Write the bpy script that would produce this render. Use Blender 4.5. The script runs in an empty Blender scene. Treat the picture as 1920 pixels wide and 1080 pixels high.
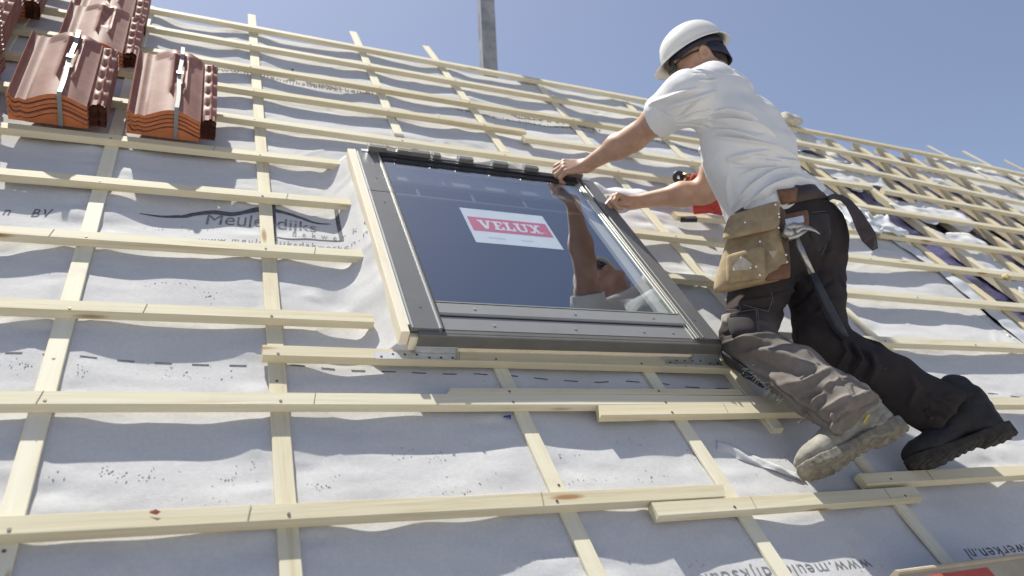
import bpy, bmesh, math, random
import numpy as np
from mathutils import Matrix, Vector

random.seed(7)
rng = np.random.default_rng(7)
scene = bpy.context.scene
COL = scene.collection

# ------------------------------------------------------------------ roof frame and camera
# roof coordinates: u along the ridge (to the right), v up the slope, n out of the roof.
PITCH = math.radians(50.0)
ST, CT = math.sin(PITCH), math.cos(PITCH)
CAM_N = 1.15                       # camera stands 1.15 m off the roof plane, above the point u=v=0
F_PX = 1404.926                    # focal length in pixels of a 1920 wide picture
RC = np.array([[0.91577969, -0.29515655, 0.27245213],
               [0.05692384, -0.57607259, -0.81541404],
               [0.397627, 0.76224864, -0.51075413]])
MR = Matrix(((1, 0, 0, 0), (0, CT, -ST, 0), (0, ST, CT, 0), (0, 0, 0, 1)))
BASE_Z = 6.0                       # height of the camera foot above the ground
MR = Matrix.Translation((0, 0, BASE_Z)) @ MR


def ray(x, y):
    q = np.array([(x - 960) / F_PX, (y - 540) / F_PX, 1.0])
    return RC.T @ q


def PT(x, y, t):
    """point seen at picture position x, y at depth t, in roof coordinates"""
    return ray(x, y) * t + np.array([0, 0, CAM_N])


def U(x, y, n=0.0):
    """point seen at picture position x, y lying on the plane n"""
    d = ray(x, y)
    return d * ((n - CAM_N) / d[2]) + np.array([0, 0, CAM_N])


def world_to_roof(d):
    return np.array([d[0], CT * d[1] + ST * d[2], -ST * d[1] + CT * d[2]])


cam_data = bpy.data.cameras.new("camera")
cam = bpy.data.objects.new("camera", cam_data)
COL.objects.link(cam)
cm = Matrix.Identity(4)
for i in range(3):
    cm[i][0] = RC[0][i]
    cm[i][1] = -RC[1][i]
    cm[i][2] = -RC[2][i]
cm[2][3] = CAM_N
cam.matrix_world = MR @ cm
cam_data.sensor_width = 36.0
cam_data.lens = F_PX / 1920 * 36.0
cam_data.clip_start = 0.05
cam_data.clip_end = 3000
cam_data.dof.use_dof = True
cam_data.dof.focus_distance = 2.05
cam_data.dof.aperture_fstop = 3.2
scene.camera = cam

# ------------------------------------------------------------------ light
SUN_R = np.array([-0.50, 3.15, 1.0])
SUN_R = SUN_R / np.linalg.norm(SUN_R)
sw = MR.to_3x3() @ Vector(SUN_R)
elev = math.asin(sw.z)
azim = math.atan2(sw.x, sw.y)      # from +Y towards +X
world = bpy.data.worlds.new("World")
scene.world = world
world.use_nodes = True
wn = world.node_tree
wn.nodes.clear()
wo = wn.nodes.new("ShaderNodeOutputWorld")
wb = wn.nodes.new("ShaderNodeBackground")
sky = wn.nodes.new("ShaderNodeTexSky")
sky.sky_type = 'NISHITA'
sky.sun_disc = False
sky.sun_elevation = elev
sky.sun_rotation = azim
sky.air_density = 1.0
sky.dust_density = 1.6
sky.ozone_density = 1.6
wb.inputs[1].default_value = 0.0775
hs = wn.nodes.new("ShaderNodeHueSaturation")     # hazy, pale blue sky
hs.inputs["Saturation"].default_value = 0.87
wn.links.new(sky.outputs[0], hs.inputs["Color"])
tint = wn.nodes.new("ShaderNodeMix")
tint.data_type = 'RGBA'
tint.blend_type = 'MULTIPLY'
tint.inputs[0].default_value = 1.0
tint.inputs[7].default_value = (1.005, 0.985, 1.03, 1)
wn.links.new(hs.outputs[0], tint.inputs[6])
wn.links.new(tint.outputs[2], wb.inputs[0])
wn.links.new(wb.outputs[0], wo.inputs[0])
sl = bpy.data.lights.new("sun", 'SUN')
sl.energy = 5.0
sl.angle = math.radians(0.55)
sl.color = (1.0, 0.97, 0.86)
so = bpy.data.objects.new("sun", sl)
COL.objects.link(so)
so.rotation_euler = sw.to_track_quat('Z', 'Y').to_euler()
scene.view_settings.view_transform = 'Standard'
scene.view_settings.look = 'None'
scene.view_settings.exposure = 0.66
scene.view_settings.gamma = 1.0


# ------------------------------------------------------------------ object helpers
def tag(o, label=None, cat=None, group=None, kind=None):
    if label: o["label"] = label
    if cat: o["category"] = cat
    if group: o["group"] = group
    if kind: o["kind"] = kind
    return o


ORIG = {}


def place(o, origin, parent=None):
    if parent is None:
        o.matrix_world = MR @ Matrix.Translation(Vector(origin))
        ORIG[o.name] = np.array(origin, float)
    else:
        o.parent = parent
        po = ORIG[parent.name]
        o.matrix_local = Matrix.Translation(Vector(np.array(origin, float) - po))
        ORIG[o.name] = np.array(origin, float)
    return o


def empty(name, origin):
    o = bpy.data.objects.new(name, None)
    o.empty_display_size = 0.1
    COL.objects.link(o)
    return place(o, origin)


def mesh_obj(name, verts, faces, mats, parent=None, origin=None, smooth=False, midx=None):
    """verts are in roof coordinates"""
    verts = np.asarray(verts, float)
    if origin is None:
        origin = ORIG[parent.name] if parent is not None else verts.mean(0)
    me = bpy.data.meshes.new(name)
    me.from_pydata([tuple(v) for v in (verts - np.asarray(origin))], [], [tuple(int(i) for i in f) for f in faces])
    if not isinstance(mats, (list, tuple)): mats = [mats]
    for m in mats: me.materials.append(m)
    if midx is not None:
        me.polygons.foreach_set("material_index", np.asarray(midx, dtype=np.int32))
    if smooth:
        me.polygons.foreach_set("use_smooth", np.ones(len(me.polygons), dtype=bool))
    me.validate()
    me.update()
    o = bpy.data.objects.new(name, me)
    COL.objects.link(o)
    return place(o, origin, parent)


def fix_normals(o):
    bm = bmesh.new()
    bm.from_mesh(o.data)
    bmesh.ops.recalc_face_normals(bm, faces=bm.faces)
    bm.to_mesh(o.data)
    bm.free()
    return o


class MB:
    """collects shapes of one mesh"""

    def __init__(self):
        self.v, self.f, self.m = [], [], []

    def add(self, v, f, mi=0):
        b = len(self.v)
        self.v += [tuple(p) for p in v]
        self.f += [tuple(i + b for i in q) for q in f]
        self.m += [mi] * len(f)

    def box(self, lo, hi, mi=0, ch=0.0):
        (x0, y0, z0), (x1, y1, z1) = lo, hi
        self.bar(np.array([x0, (y0 + y1) / 2, (z0 + z1) / 2]), np.array([x1, (y0 + y1) / 2, (z0 + z1) / 2]),
                 y1 - y0, z1 - z0, mi, ch)

    def bar(self, A, B, w, h, mi=0, ch=0.0, up=(0, 0, 1), seg=1, wob=0.0, ends=(0, 0)):
        """a bar with centre line A-B, w across (perpendicular to up), h along up, chamfered edges"""
        A, B = np.asarray(A, float), np.asarray(B, float)
        d = B - A
        L = np.linalg.norm(d)
        d /= L
        up = np.asarray(up, float)
        s = np.cross(up, d)
        s /= np.linalg.norm(s)
        n = np.cross(d, s)
        a, b = w / 2, h / 2
        c = min(ch, a * .6, b * .6)
        if c > 0:
            prof = [(-a + c, -b), (a - c, -b), (a, -b + c), (a, b - c), (a - c, b), (-a + c, b), (-a, b - c), (-a, -b + c)]
        else:
            prof = [(-a, -b), (a, -b), (a, b), (-a, b)]
        k = len(prof)
        V, F = [], []
        for i in range(seg + 1):
            t = i / seg
            P = A + d * L * t
            ox, oy = (rng.normal(0, wob), rng.normal(0, wob * .6)) if wob else (0, 0)
            for (x, y) in prof:
                e = 0
                if i == 0: e = ends[0] * x
                if i == seg: e = ends[1] * x
                V.append(P + s * (x + ox) + n * (y + oy) + d * e)
        for i in range(seg):
            for j in range(k):
                j2 = (j + 1) % k
                F.append((i * k + j, i * k + j2, (i + 1) * k + j2, (i + 1) * k + j))
        F.append(tuple(reversed(range(k))))
        F.append(tuple(seg * k + j for j in range(k)))
        self.add(V, F, mi)

    def tube(self, pts, rads, k=10, mi=0, flat=1.0, ref=(0, 0, 1)):
        pts = [np.asarray(p, float) for p in pts]
        if not hasattr(rads, '__len__'): rads = [rads] * len(pts)
        V, F = [], []
        prev = None
        for i, p in enumerate(pts):
            d = pts[min(i + 1, len(pts) - 1)] - pts[max(i - 1, 0)]
            d /= np.linalg.norm(d)
            s = np.cross(d, ref)
            if np.linalg.norm(s) < 1e-3: s = np.cross(d, (0.3, 1, 0.1))
            s /= np.linalg.norm(s)
            if prev is not None and s @ prev < 0: s = -s
            prev = s
            n = np.cross(d, s)
            for j in range(k):
                a = 2 * math.pi * j / k
                V.append(p + rads[i] * (math.cos(a) * s + flat * math.sin(a) * n))
        for i in range(len(pts) - 1):
            for j in range(k):
                j2 = (j + 1) % k
                F.append((i * k + j, i * k + j2, (i + 1) * k + j2, (i + 1) * k + j))
        F.append(tuple(reversed(range(k))))
        F.append(tuple((len(pts) - 1) * k + j for j in range(k)))
        self.add(V, F, mi)

    def build(self, name, mats, parent=None, origin=None, smooth=False):
        o = mesh_obj(name, self.v, self.f, mats, parent, origin, smooth, self.m)
        return fix_normals(o)


# ------------------------------------------------------------------ materials
def mat(name):
    m = bpy.data.materials.new(name)
    m.use_nodes = True
    nt = m.node_tree
    b = nt.nodes["Principled BSDF"]
    return m, nt, b


def N(nt, t, **kw):
    n = nt.nodes.new(t)
    for k, v in kw.items():
        if k in n.inputs: n.inputs[k].default_value = v
        else: setattr(n, k, v)
    return n


def ramp(nt, fac, stops):
    r = nt.nodes.new("ShaderNodeValToRGB")
    els = r.color_ramp.elements
    while len(els) > 1: els.remove(els[-1])
    els[0].position, els[0].color = stops[0][0], (*stops[0][1], 1)
    for p, c in stops[1:]:
        e = els.new(p)
        e.color = (*c, 1)
    nt.links.new(fac, r.inputs[0])
    return r.outputs[0]


def coords(nt, scale=(1, 1, 1), rnd=True, rot=(0, 0, 0)):
    tc = N(nt, "ShaderNodeTexCoord")
    mp = N(nt, "ShaderNodeMapping")
    mp.inputs["Scale"].default_value = scale
    mp.inputs["Rotation"].default_value = rot
    nt.links.new(tc.outputs["Object"], mp.inputs["Vector"])
    if rnd:
        oi = N(nt, "ShaderNodeObjectInfo")
        mul = N(nt, "ShaderNodeMath", operation='MULTIPLY')
        mul.inputs[1].default_value = 37.0
        nt.links.new(oi.outputs["Random"], mul.inputs[0])
        nt.links.new(mul.outputs[0], mp.inputs["Location"])
    return mp.outputs[0]


def bump(nt, b, h, strength, dist=0.002):
    bp = N(nt, "ShaderNodeBump")
    bp.inputs["Strength"].default_value = strength
    bp.inputs["Distance"].default_value = dist
    nt.links.new(h, bp.inputs["Height"])
    nt.links.new(bp.outputs[0], b.inputs["Normal"])


def mixc(nt, fac, a, b_):
    m = N(nt, "ShaderNodeMix", data_type='RGBA')
    for s, v in ((6, a), (7, b_)):
        if isinstance(v, tuple): m.inputs[s].default_value = (*v, 1)
        else: nt.links.new(v, m.inputs[s])
    if isinstance(fac, float): m.inputs[0].default_value = fac
    else: nt.links.new(fac, m.inputs[0])
    return m.outputs[2]


def wood(name, axis, c0, c1, c2, knots=True):
    m, nt, b = mat(name)
    sc = [26, 26, 26]
    sc[axis] = 1.3
    v = coords(nt, tuple(sc))
    n1 = N(nt, "ShaderNodeTexNoise", Scale=1.6, Detail=5.0, Roughness=.55, Distortion=.6)
    nt.links.new(v, n1.inputs["Vector"])
    sc2 = [150, 150, 150]
    sc2[axis] = 5
    v2 = coords(nt, tuple(sc2))
    n2 = N(nt, "ShaderNodeTexNoise", Scale=1.0, Detail=3.0)
    nt.links.new(v2, n2.inputs["Vector"])
    add = N(nt, "ShaderNodeMath", operation='MULTIPLY_ADD')
    nt.links.new(n2.outputs[0], add.inputs[0])
    add.inputs[1].default_value = .35
    nt.links.new(n1.outputs[0], add.inputs[2])
    c = ramp(nt, add.outputs[0], [(.40, c2), (.60, c1), (.85, c0)])
    oi = N(nt, "ShaderNodeObjectInfo")
    tone = ramp(nt, oi.outputs["Random"], [(0, (.86, .83, .76)), (.35, (1, 1, 1)), (.7, (.95, .94, .90)), (1, (1.0, .95, .87))])
    mm = N(nt, "ShaderNodeMix", data_type='RGBA', blend_type='MULTIPLY')
    mm.inputs[0].default_value = 1.0
    nt.links.new(c, mm.inputs[6])
    nt.links.new(tone, mm.inputs[7])
    c = mm.outputs[2]
    if knots:
        sk = [14, 14, 14]
        sk[axis] = 2.6
        v3 = coords(nt, tuple(sk))
        vo = N(nt, "ShaderNodeTexVoronoi", Scale=1.0)
        nt.links.new(v3, vo.inputs["Vector"])
        k = ramp(nt, vo.outputs["Distance"], [(.06, (1, 1, 1)), (.13, (0, 0, 0))])
        c = mixc(nt, k, c, (.33, .19, .085))
    # grubby smudges
    v4 = coords(nt, (7, 7, 7))
    n4 = N(nt, "ShaderNodeTexNoise", Scale=1.0, Detail=6.0, Roughness=.65)
    nt.links.new(v4, n4.inputs["Vector"])
    k4 = ramp(nt, n4.outputs[0], [(.56, (0, 0, 0)), (.78, (.35, .35, .35))])
    c = mixc(nt, k4, c, (.42, .37, .28))
    nt.links.new(c, b.inputs["Base Color"])
    b.inputs["Roughness"].default_value = .72
    b.inputs["Specular IOR Level"].default_value = .25
    bump(nt, b, add.outputs[0], .5, .0016)
    return m


WU = wood("pine_along_u", 0, (.685, .64, .505), (.64, .585, .435), (.51, .43, .275))
WV = wood("pine_along_v", 1, (.77, .73, .60), (.73, .68, .535), (.59, .51, .35))
WF = wood("primed_timber", 1, (.80, .77, .69), (.77, .73, .62), (.68, .60, .45), knots=False)
WR = wood("rafter_pine", 1, (.70, .64, .49), (.65, .575, .41), (.53, .43, .26))


def plain(name, col, rough=.6, metal=0.0, spec=.5, noise=0.0, nscale=8.0, bumps=0.0, bscale=200.0, dist=.001):
    m, nt, b = mat(name)
    b.inputs["Base Color"].default_value = (*col, 1)
    b.inputs["Roughness"].default_value = rough
    b.inputs["Metallic"].default_value = metal
    b.inputs["Specular IOR Level"].default_value = spec
    if noise:
        v = coords(nt, (1, 1, 1))
        n1 = N(nt, "ShaderNodeTexNoise", Scale=nscale, Detail=6.0, Roughness=.6)
        nt.links.new(v, n1.inputs["Vector"])
        lo = tuple(max(0, x * (1 - noise)) for x in col)
        hi = tuple(min(1, x * (1 + noise)) for x in col)
        c = ramp(nt, n1.outputs[0], [(.3, lo), (.7, hi)])
        nt.links.new(c, b.inputs["Base Color"])
    if bumps:
        v = coords(nt, (1, 1, 1), False)
        n2 = N(nt, "ShaderNodeTexNoise", Scale=bscale, Detail=3.0)
        nt.links.new(v, n2.inputs["Vector"])
        bump(nt, b, n2.outputs[0], bumps, dist)
    return m


def membrane_mat():
    m, nt, b = mat("fleece_membrane")
    v = coords(nt, (1, 1, 1), False)
    n1 = N(nt, "ShaderNodeTexNoise", Scale=2.6, Detail=8.0, Roughness=.62)
    nt.links.new(v, n1.inputs["Vector"])
    c = ramp(nt, n1.outputs[0], [(.30, (.545, .54, .55)), (.55, (.59, .585, .59)), (.75, (.615, .61, .61))])
    # fine fibre mottling
    n2 = N(nt, "ShaderNodeTexNoise", Scale=120.0, Detail=4.0, Roughness=.7)
    nt.links.new(v, n2.inputs["Vector"])
    k = ramp(nt, n2.outputs[0], [(.35, (.94, .94, .94)), (.65, (1.03, 1.03, 1.03))])
    mm = N(nt, "ShaderNodeMix", data_type='RGBA', blend_type='MULTIPLY')
    mm.inputs[0].default_value = 1.0
    nt.links.new(c, mm.inputs[6])
    nt.links.new(k, mm.inputs[7])
    c = mm.outputs[2]
    # trodden dirt
    n3 = N(nt, "ShaderNodeTexNoise", Scale=5.0, Detail=9.0, Roughness=.75, Distortion=.4)
    nt.links.new(v, n3.inputs["Vector"])
    k3 = ramp(nt, n3.outputs[0], [(.62, (0, 0, 0)), (.82, (.35, .35, .35))])
    c = mixc(nt, k3, c, (.36, .34, .32))
    nt.links.new(c, b.inputs["Base Color"])
    b.inputs["Roughness"].default_value = .95
    b.inputs["Specular IOR Level"].default_value = .1
    n4 = N(nt, "ShaderNodeTexNoise", Scale=420.0, Detail=2.0)
    nt.links.new(v, n4.inputs["Vector"])
    n5 = N(nt, "ShaderNodeTexNoise", Scale=34.0, Detail=4.0, Roughness=.55)
    nt.links.new(v, n5.inputs["Vector"])
    ad = N(nt, "ShaderNodeMath", operation='MULTIPLY_ADD')
    nt.links.new(n5.outputs[0], ad.inputs[0])
    ad.inputs[1].default_value = 2.0
    nt.links.new(n4.outputs[0], ad.inputs[2])
    bump(nt, b, ad.outputs[0], .22, .002)
    return m


M_MEMB = membrane_mat()
M_INK = plain("faded_ink", (.10, .10, .115), .9, noise=.4, nscale=60)
M_INKL = plain("worn_ink", (.20, .20, .21), .9, noise=.5, nscale=60)
M_NAIL = plain("nail_steel", (.16, .13, .10), .5, .6)
M_PENCIL = plain("pencil", (.22, .20, .17), .8)
M_GREY = plain("grey_aluminium", (.165, .165, .168), .38, .25, .5, noise=.06, nscale=14, bumps=.05)
M_GREYD = plain("dark_grey_aluminium", (.165, .16, .148), .42, .3, noise=.1, nscale=20)
M_GREYL = plain("light_grey_aluminium", (.27, .27, .275), .42, .1, .5, noise=.05, nscale=12)
M_EDGE = plain("bright_edge", (.62, .62, .55), .28, .9)
M_BLACK = plain("black_rubber", (.018, .018, .022), .5, noise=.2)
M_GALV = plain("galvanised_steel", (.58, .59, .60), .42, .85, noise=.15, nscale=30)
M_WHITE = plain("white_lining", (.74, .74, .70), .6)
M_DARK = plain("attic_dark", (.05, .05, .06), .9)


# ------------------------------------------------------------------ noise field for the membrane
def vnoise(u, v, scale, seed, an=(1, 1)):
    r = np.random.default_rng(seed)
    g = r.normal(0, 1, (96, 96))
    x = np.mod(np.asarray(u) / (scale * an[0]) + 17.3, 95)
    y = np.mod(np.asarray(v) / (scale * an[1]) + 23.7, 95)
    xi, yi = np.floor(x).astype(int), np.floor(y).astype(int)
    fx, fy = x - xi, y - yi
    fx, fy = fx * fx * (3 - 2 * fx), fy * fy * (3 - 2 * fy)
    x1, y1 = (xi + 1) % 96, (yi + 1) % 96
    return (g[xi, yi] * (1 - fx) + g[x1, yi] * fx) * (1 - fy) + (g[xi, y1] * (1 - fx) + g[x1, y1] * fx) * fy


TB, TCN = .0232, .0095           # batten and counter batten thickness
COUNTER_U = [-1.08, -.655, -.238, .197, .741, 1.18, 1.73, 2.28, 2.75]
WIN = dict(u0=.485, u1=1.47, v0=1.41, v1=2.445)


_dr = np.random.default_rng(5)
DENTS = [(_dr.uniform(-1.2, 3.1), _dr.uniform(.5, 3.7), _dr.uniform(.012, .04), _dr.uniform(.008, .02), _dr.uniform(0, 3.1), _dr.uniform(-.0065, .0055)) for _ in range(190)]
DENTS += [(_dr.uniform(-1.2, 3.1), _dr.uniform(.5, 3.7), _dr.uniform(.05, .13), _dr.uniform(.004, .008), _dr.uniform(-.9, .9), _dr.uniform(.0012, .0032)) for _ in range(110)]


def DENT(u, v):
    """small dents, bumps and pinched creases trodden into the cloth"""
    h = 0
    for a, b, r1, r2, t, k in DENTS:
        x, y = (u - a) * math.cos(t) + (v - b) * math.sin(t), -(u - a) * math.sin(t) + (v - b) * math.cos(t)
        h = h + k * np.exp(-(x / r1) ** 2 - (y / r2) ** 2)
    return h


def H(u, v):
    u, v = np.asarray(u, float), np.asarray(v, float)
    base = -TB - TCN - .0008
    cu = np.array(COUNTER_U[:8])
    d = np.min(np.abs(u[..., None] - cu), -1)
    s = np.clip((d - .022) / .15, 0, 1)
    s = s * s * (3 - 2 * s)
    h = base - s * (.0054 + .0036 * vnoise(u, v, .36, 3, (1.3, .8)) + .0021 * vnoise(u, v, .15, 4, (1.3, 1)))
    h = h + DENT(u, v) * s
    h = h - s * .0011 * np.abs(vnoise(u, v, .06, 5, (1.6, .8)))
    # puckers running off the counter battens
    p = np.exp(-(d / .10) ** 2) * np.clip(d / .035, 0, 1)
    h = h + p * (.0034 * vnoise(u, v, .085, 6, (2.6, .6)) + .0014 * vnoise(u, v, .04, 8, (2.2, .6)))
    h = np.minimum(h, base + .0005 + np.clip(d - .03, 0, 1) * .12)
    # rises against the sides of the roof window
    du = np.maximum(np.maximum(WIN['u0'] - u, u - WIN['u1']), 0)
    dv = np.maximum(np.maximum(WIN['v0'] - v, v - WIN['v1']), 0)
    inside_v = (v > WIN['v0'] - .01) & (v < WIN['v1'] + .02)
    r = np.where(inside_v, du, 1.0)
    h = h + np.where(u < 1.0, .062, .05) * np.clip(1 - r / .085, 0, 1) ** 2.0
    h = h + np.where(inside_v & (r < .2), .006 * vnoise(u, v, .09, 11, (.7, 1.2)) * np.clip(1 - r / .2, 0, 1), 0)
    return h


# ------------------------------------------------------------------ setting: ground and house
def ground():
    m, nt, b = mat("sandy_ground")
    v = coords(nt, (1, 1, 1), False)
    n1 = N(nt, "ShaderNodeTexNoise", Scale=.35, Detail=8.0, Roughness=.65)
    nt.links.new(v, n1.inputs["Vector"])
    c = ramp(nt, n1.outputs[0], [(.35, (.33, .315, .30)), (.6, (.38, .365, .35)), (.75, (.30, .29, .27))])
    nt.links.new(c, b.inputs["Base Color"])
    b.inputs["Roughness"].default_value = .95
    me = bpy.data.meshes.new("ground")
    me.from_pydata([(-1500, -1500, 0), (1500, -1500, 0), (1500, 1500, 0), (-1500, 1500, 0)], [], [(0, 1, 2, 3)])
    me.materials.append(m)
    o = bpy.data.objects.new("ground", me)
    COL.objects.link(o)
    tag(o, kind="structure")


ground()

M_BRICK = plain("brick_wall", (.30, .15, .10), .9, noise=.3, nscale=20)
M_DECK = plain("deck_board", (.40, .32, .20), .9, noise=.2)


def house():
    h = empty("house", (1.5, 0, 0))
    tag(h, "house under the half finished pitched roof with open battens", "house")
    lo_v, hi_v = -1.4, 3.86
    u0, u1 = -3.0, 8.6
    mb = MB()
    n0, n1 = -.30, -.165
    w = WIN
    mb.box((u0, lo_v, n0), (u1, w['v0'] - .01, n1))
    mb.box((u0, w['v1'] + .01, n0), (u1, hi_v, n1))
    mb.box((u0, w['v0'] - .01, n0), (w['u0'] - .02, w['v1'] + .01, n1))
    mb.box((w['u1'] + .02, w['v0'] - .01, n0), (u1, w['v1'] + .01, n1))
    mb.build("roof_deck", M_DECK, h)

    def W2R(x, y, z):
        p = np.array([x, CT * y + ST * (z - BASE_Z), -ST * y + CT * (z - BASE_Z)])
        return p
    # back slope, mirrored about the ridge
    ridge = np.array([0, CT * hi_v + ST * .17, ST * hi_v - CT * .17])
    yr, zr = ridge[1], ridge[2] + BASE_Z
    run = (hi_v - lo_v) * CT
    fall = (hi_v - lo_v) * ST
    mb = MB()
    v = [W2R(u0, yr + .05, zr), W2R(u1, yr + .05, zr), W2R(u1, yr + run, zr - fall), W2R(u0, yr + run, zr - fall)]
    v += [W2R(u0, yr + .05, zr - .2), W2R(u1, yr + .05, zr - .2), W2R(u1, yr + run, zr - fall - .2), W2R(u0, yr + run, zr - fall - .2)]
    mb.add(v, [(0, 1, 2, 3), (7, 6, 5, 4), (0, 4, 5, 1), (1, 5, 6, 2), (2, 6, 7, 3), (3, 7, 4, 0)])
    mb.build("back_slope", plain("back_tiles", (.35, .13, .07), .7, noise=.2), h)
    # walls
    ze = zr - fall - .35
    yf, yb = yr - run + .25, yr + run - .25

    def wall(pts):
        mb = MB()
        k = len(pts)
        c = np.mean(pts, 0)
        cen = np.array([(u0 + u1) / 2, yr, ze / 2])
        nrm = np.cross(np.array(pts[1]) - pts[0], np.array(pts[2]) - pts[0])
        nrm /= np.linalg.norm(nrm)
        if nrm @ (cen - c) < 0: nrm = -nrm
        V = [W2R(*p) for p in pts] + [W2R(*(np.array(p) + nrm * .22)) for p in pts]
        F = [tuple(range(k)), tuple(reversed(range(k, 2 * k)))] + [(i, (i + 1) % k, k + (i + 1) % k, k + i) for i in range(k)]
        mb.add(V, F)
        mb.build("wall", M_BRICK, h)
    wall([(u0, yf, 0), (u1, yf, 0), (u1, yf, ze + .1), (u0, yf, ze + .1)])
    wall([(u0, yb, 0), (u1, yb, 0), (u1, yb, ze + .1), (u0, yb, ze + .1)])
    for x in (u0 + .02, u1 - .02):
        wall([(x, yf + .23, 0), (x, yb - .23, 0), (x, yb - .23, ze), (x, yr, zr - .42), (x, yf + .23, ze)])


house()


# ------------------------------------------------------------------ roof underlay with its print
def underlay():
    us = np.arange(-1.62, 3.205, .0115)
    vs = np.arange(-.9, 3.86, .0115)
    Ug, Vg = np.meshgrid(us, vs, indexing='ij')
    Hg = H(Ug, Vg)
    # frayed right edge
    V = np.stack([Ug, Vg, Hg], -1).reshape(-1, 3)
    V[:, 0] += np.where(V[:, 0] > 3.15, .02 * vnoise(V[:, 1], V[:, 1] * 0, .2, 21), 0)
    nu, nv = len(us), len(vs)
    i, j = np.meshgrid(np.arange(nu - 1), np.arange(nv - 1), indexing='ij')
    a = (i * nv + j).ravel()
    F = np.stack([a, a + nv, a + nv + 1, a + 1], -1)
    cu = Ug[:-1, :-1].ravel() + .006
    cv = Vg[:-1, :-1].ravel() + .006
    keep = ~((cu > WIN['u0'] + .01) & (cu < WIN['u1'] - .01) & (cv > WIN['v0'] + .012) & (cv < WIN['v1'] - .012))
    F = F[keep]
    o = mesh_obj("roof_underlay", V, F, M_MEMB, origin=(0.8, 1.4, -.04), smooth=True)
    tag(o, "pale grey printed roofing membrane sagging between the battens around the skylight", "roofing membrane")
    return o


UNDER = underlay()


def text_mesh(s, size, spacing=1.0, shear=0.0):
    cu = bpy.data.curves.new("printed_text", 'FONT')
    cu.body = s
    cu.size = size
    cu.space_character = spacing
    cu.shear = shear
    cu.resolution_u = 3
    ob = bpy.data.objects.new("printed_text", cu)
    me = bpy.data.meshes.new_from_object(ob)
    bm = bmesh.new()
    bm.from_mesh(me)
    bmesh.ops.triangulate(bm, faces=bm.faces)
    for _ in range(3):
        es = [e for e in bm.edges if e.calc_length() > .012]
        if not es: break
        bmesh.ops.subdivide_edges(bm, edges=es, cuts=1)
        bmesh.ops.triangulate(bm, faces=[f for f in bm.faces if len(f.verts) > 3])
    bmesh.ops.remove_doubles(bm, verts=bm.verts, dist=1e-6)
    bm.verts.ensure_lookup_table()
    V = np.array([tuple(v.co) for v in bm.verts])
    F = [tuple(v.index for v in f.verts) for f in bm.faces]
    bm.free()
    bpy.data.objects.remove(ob)
    bpy.data.curves.remove(cu)
    bpy.data.meshes.remove(me)
    return V, F


def print_text(s, A, B, height, m, italic=0.0, spacing=1.0, lift=.0008):
    """lettering running from A to B (roof u, v) of the given capital height"""
    V, F = text_mesh(s, 1.0, spacing, italic)
    w = V[:, 0].max() - V[:, 0].min()
    A, B = np.array(A[:2], float), np.array(B[:2], float)
    L = np.linalg.norm(B - A)
    d = (B - A) / L
    p = np.array([-d[1], d[0]])
    x = (V[:, 0] - V[:, 0].min()) / w * L
    y = V[:, 1] / .70 * height
    uv = A[None] + x[:, None] * d + y[:, None] * p
    # refined points, dropped on the sagging cloth
    Z = H(uv[:, 0], uv[:, 1]) + lift
    mesh_obj("printed_text", np.column_stack([uv, Z]), F, m, UNDER)


def print_stroke(pts, widths, m, seg=26):
    pts = np.array([p[:2] for p in pts], float)
    t = np.linspace(0, len(pts) - 1, seg)
    # smooth polyline
    idx = np.clip(np.floor(t).astype(int), 0, len(pts) - 2)
    f = t - idx
    f = f[:, None]
    P = np.pad(pts, ((1, 1), (0, 0)), mode='edge')
    p0, p1, p2, p3 = P[idx], P[idx + 1], P[idx + 2], P[idx + 3]
    c = .5 * ((2 * p1) + (-p0 + p2) * f + (2 * p0 - 5 * p1 + 4 * p2 - p3) * f ** 2 + (-p0 + 3 * p1 - 3 * p2 + p3) * f ** 3)
    w = np.interp(t, np.arange(len(widths)), widths)
    d = np.gradient(c, axis=0)
    d /= np.linalg.norm(d, axis=1)[:, None]
    nrm = np.stack([-d[:, 1], d[:, 0]], -1)
    rows = [c + nrm * (w * k)[:, None] for k in (.5, 0, -.5)]
    V = np.concatenate(rows)
    Z = H(V[:, 0], V[:, 1]) + .0008
    n = seg
    F = [(r * n + i, r * n + i + 1, (r + 1) * n + i + 1, (r + 1) * n + i) for r in range(2) for i in range(n - 1)]
    return np.column_stack([V, Z]), F


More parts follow.
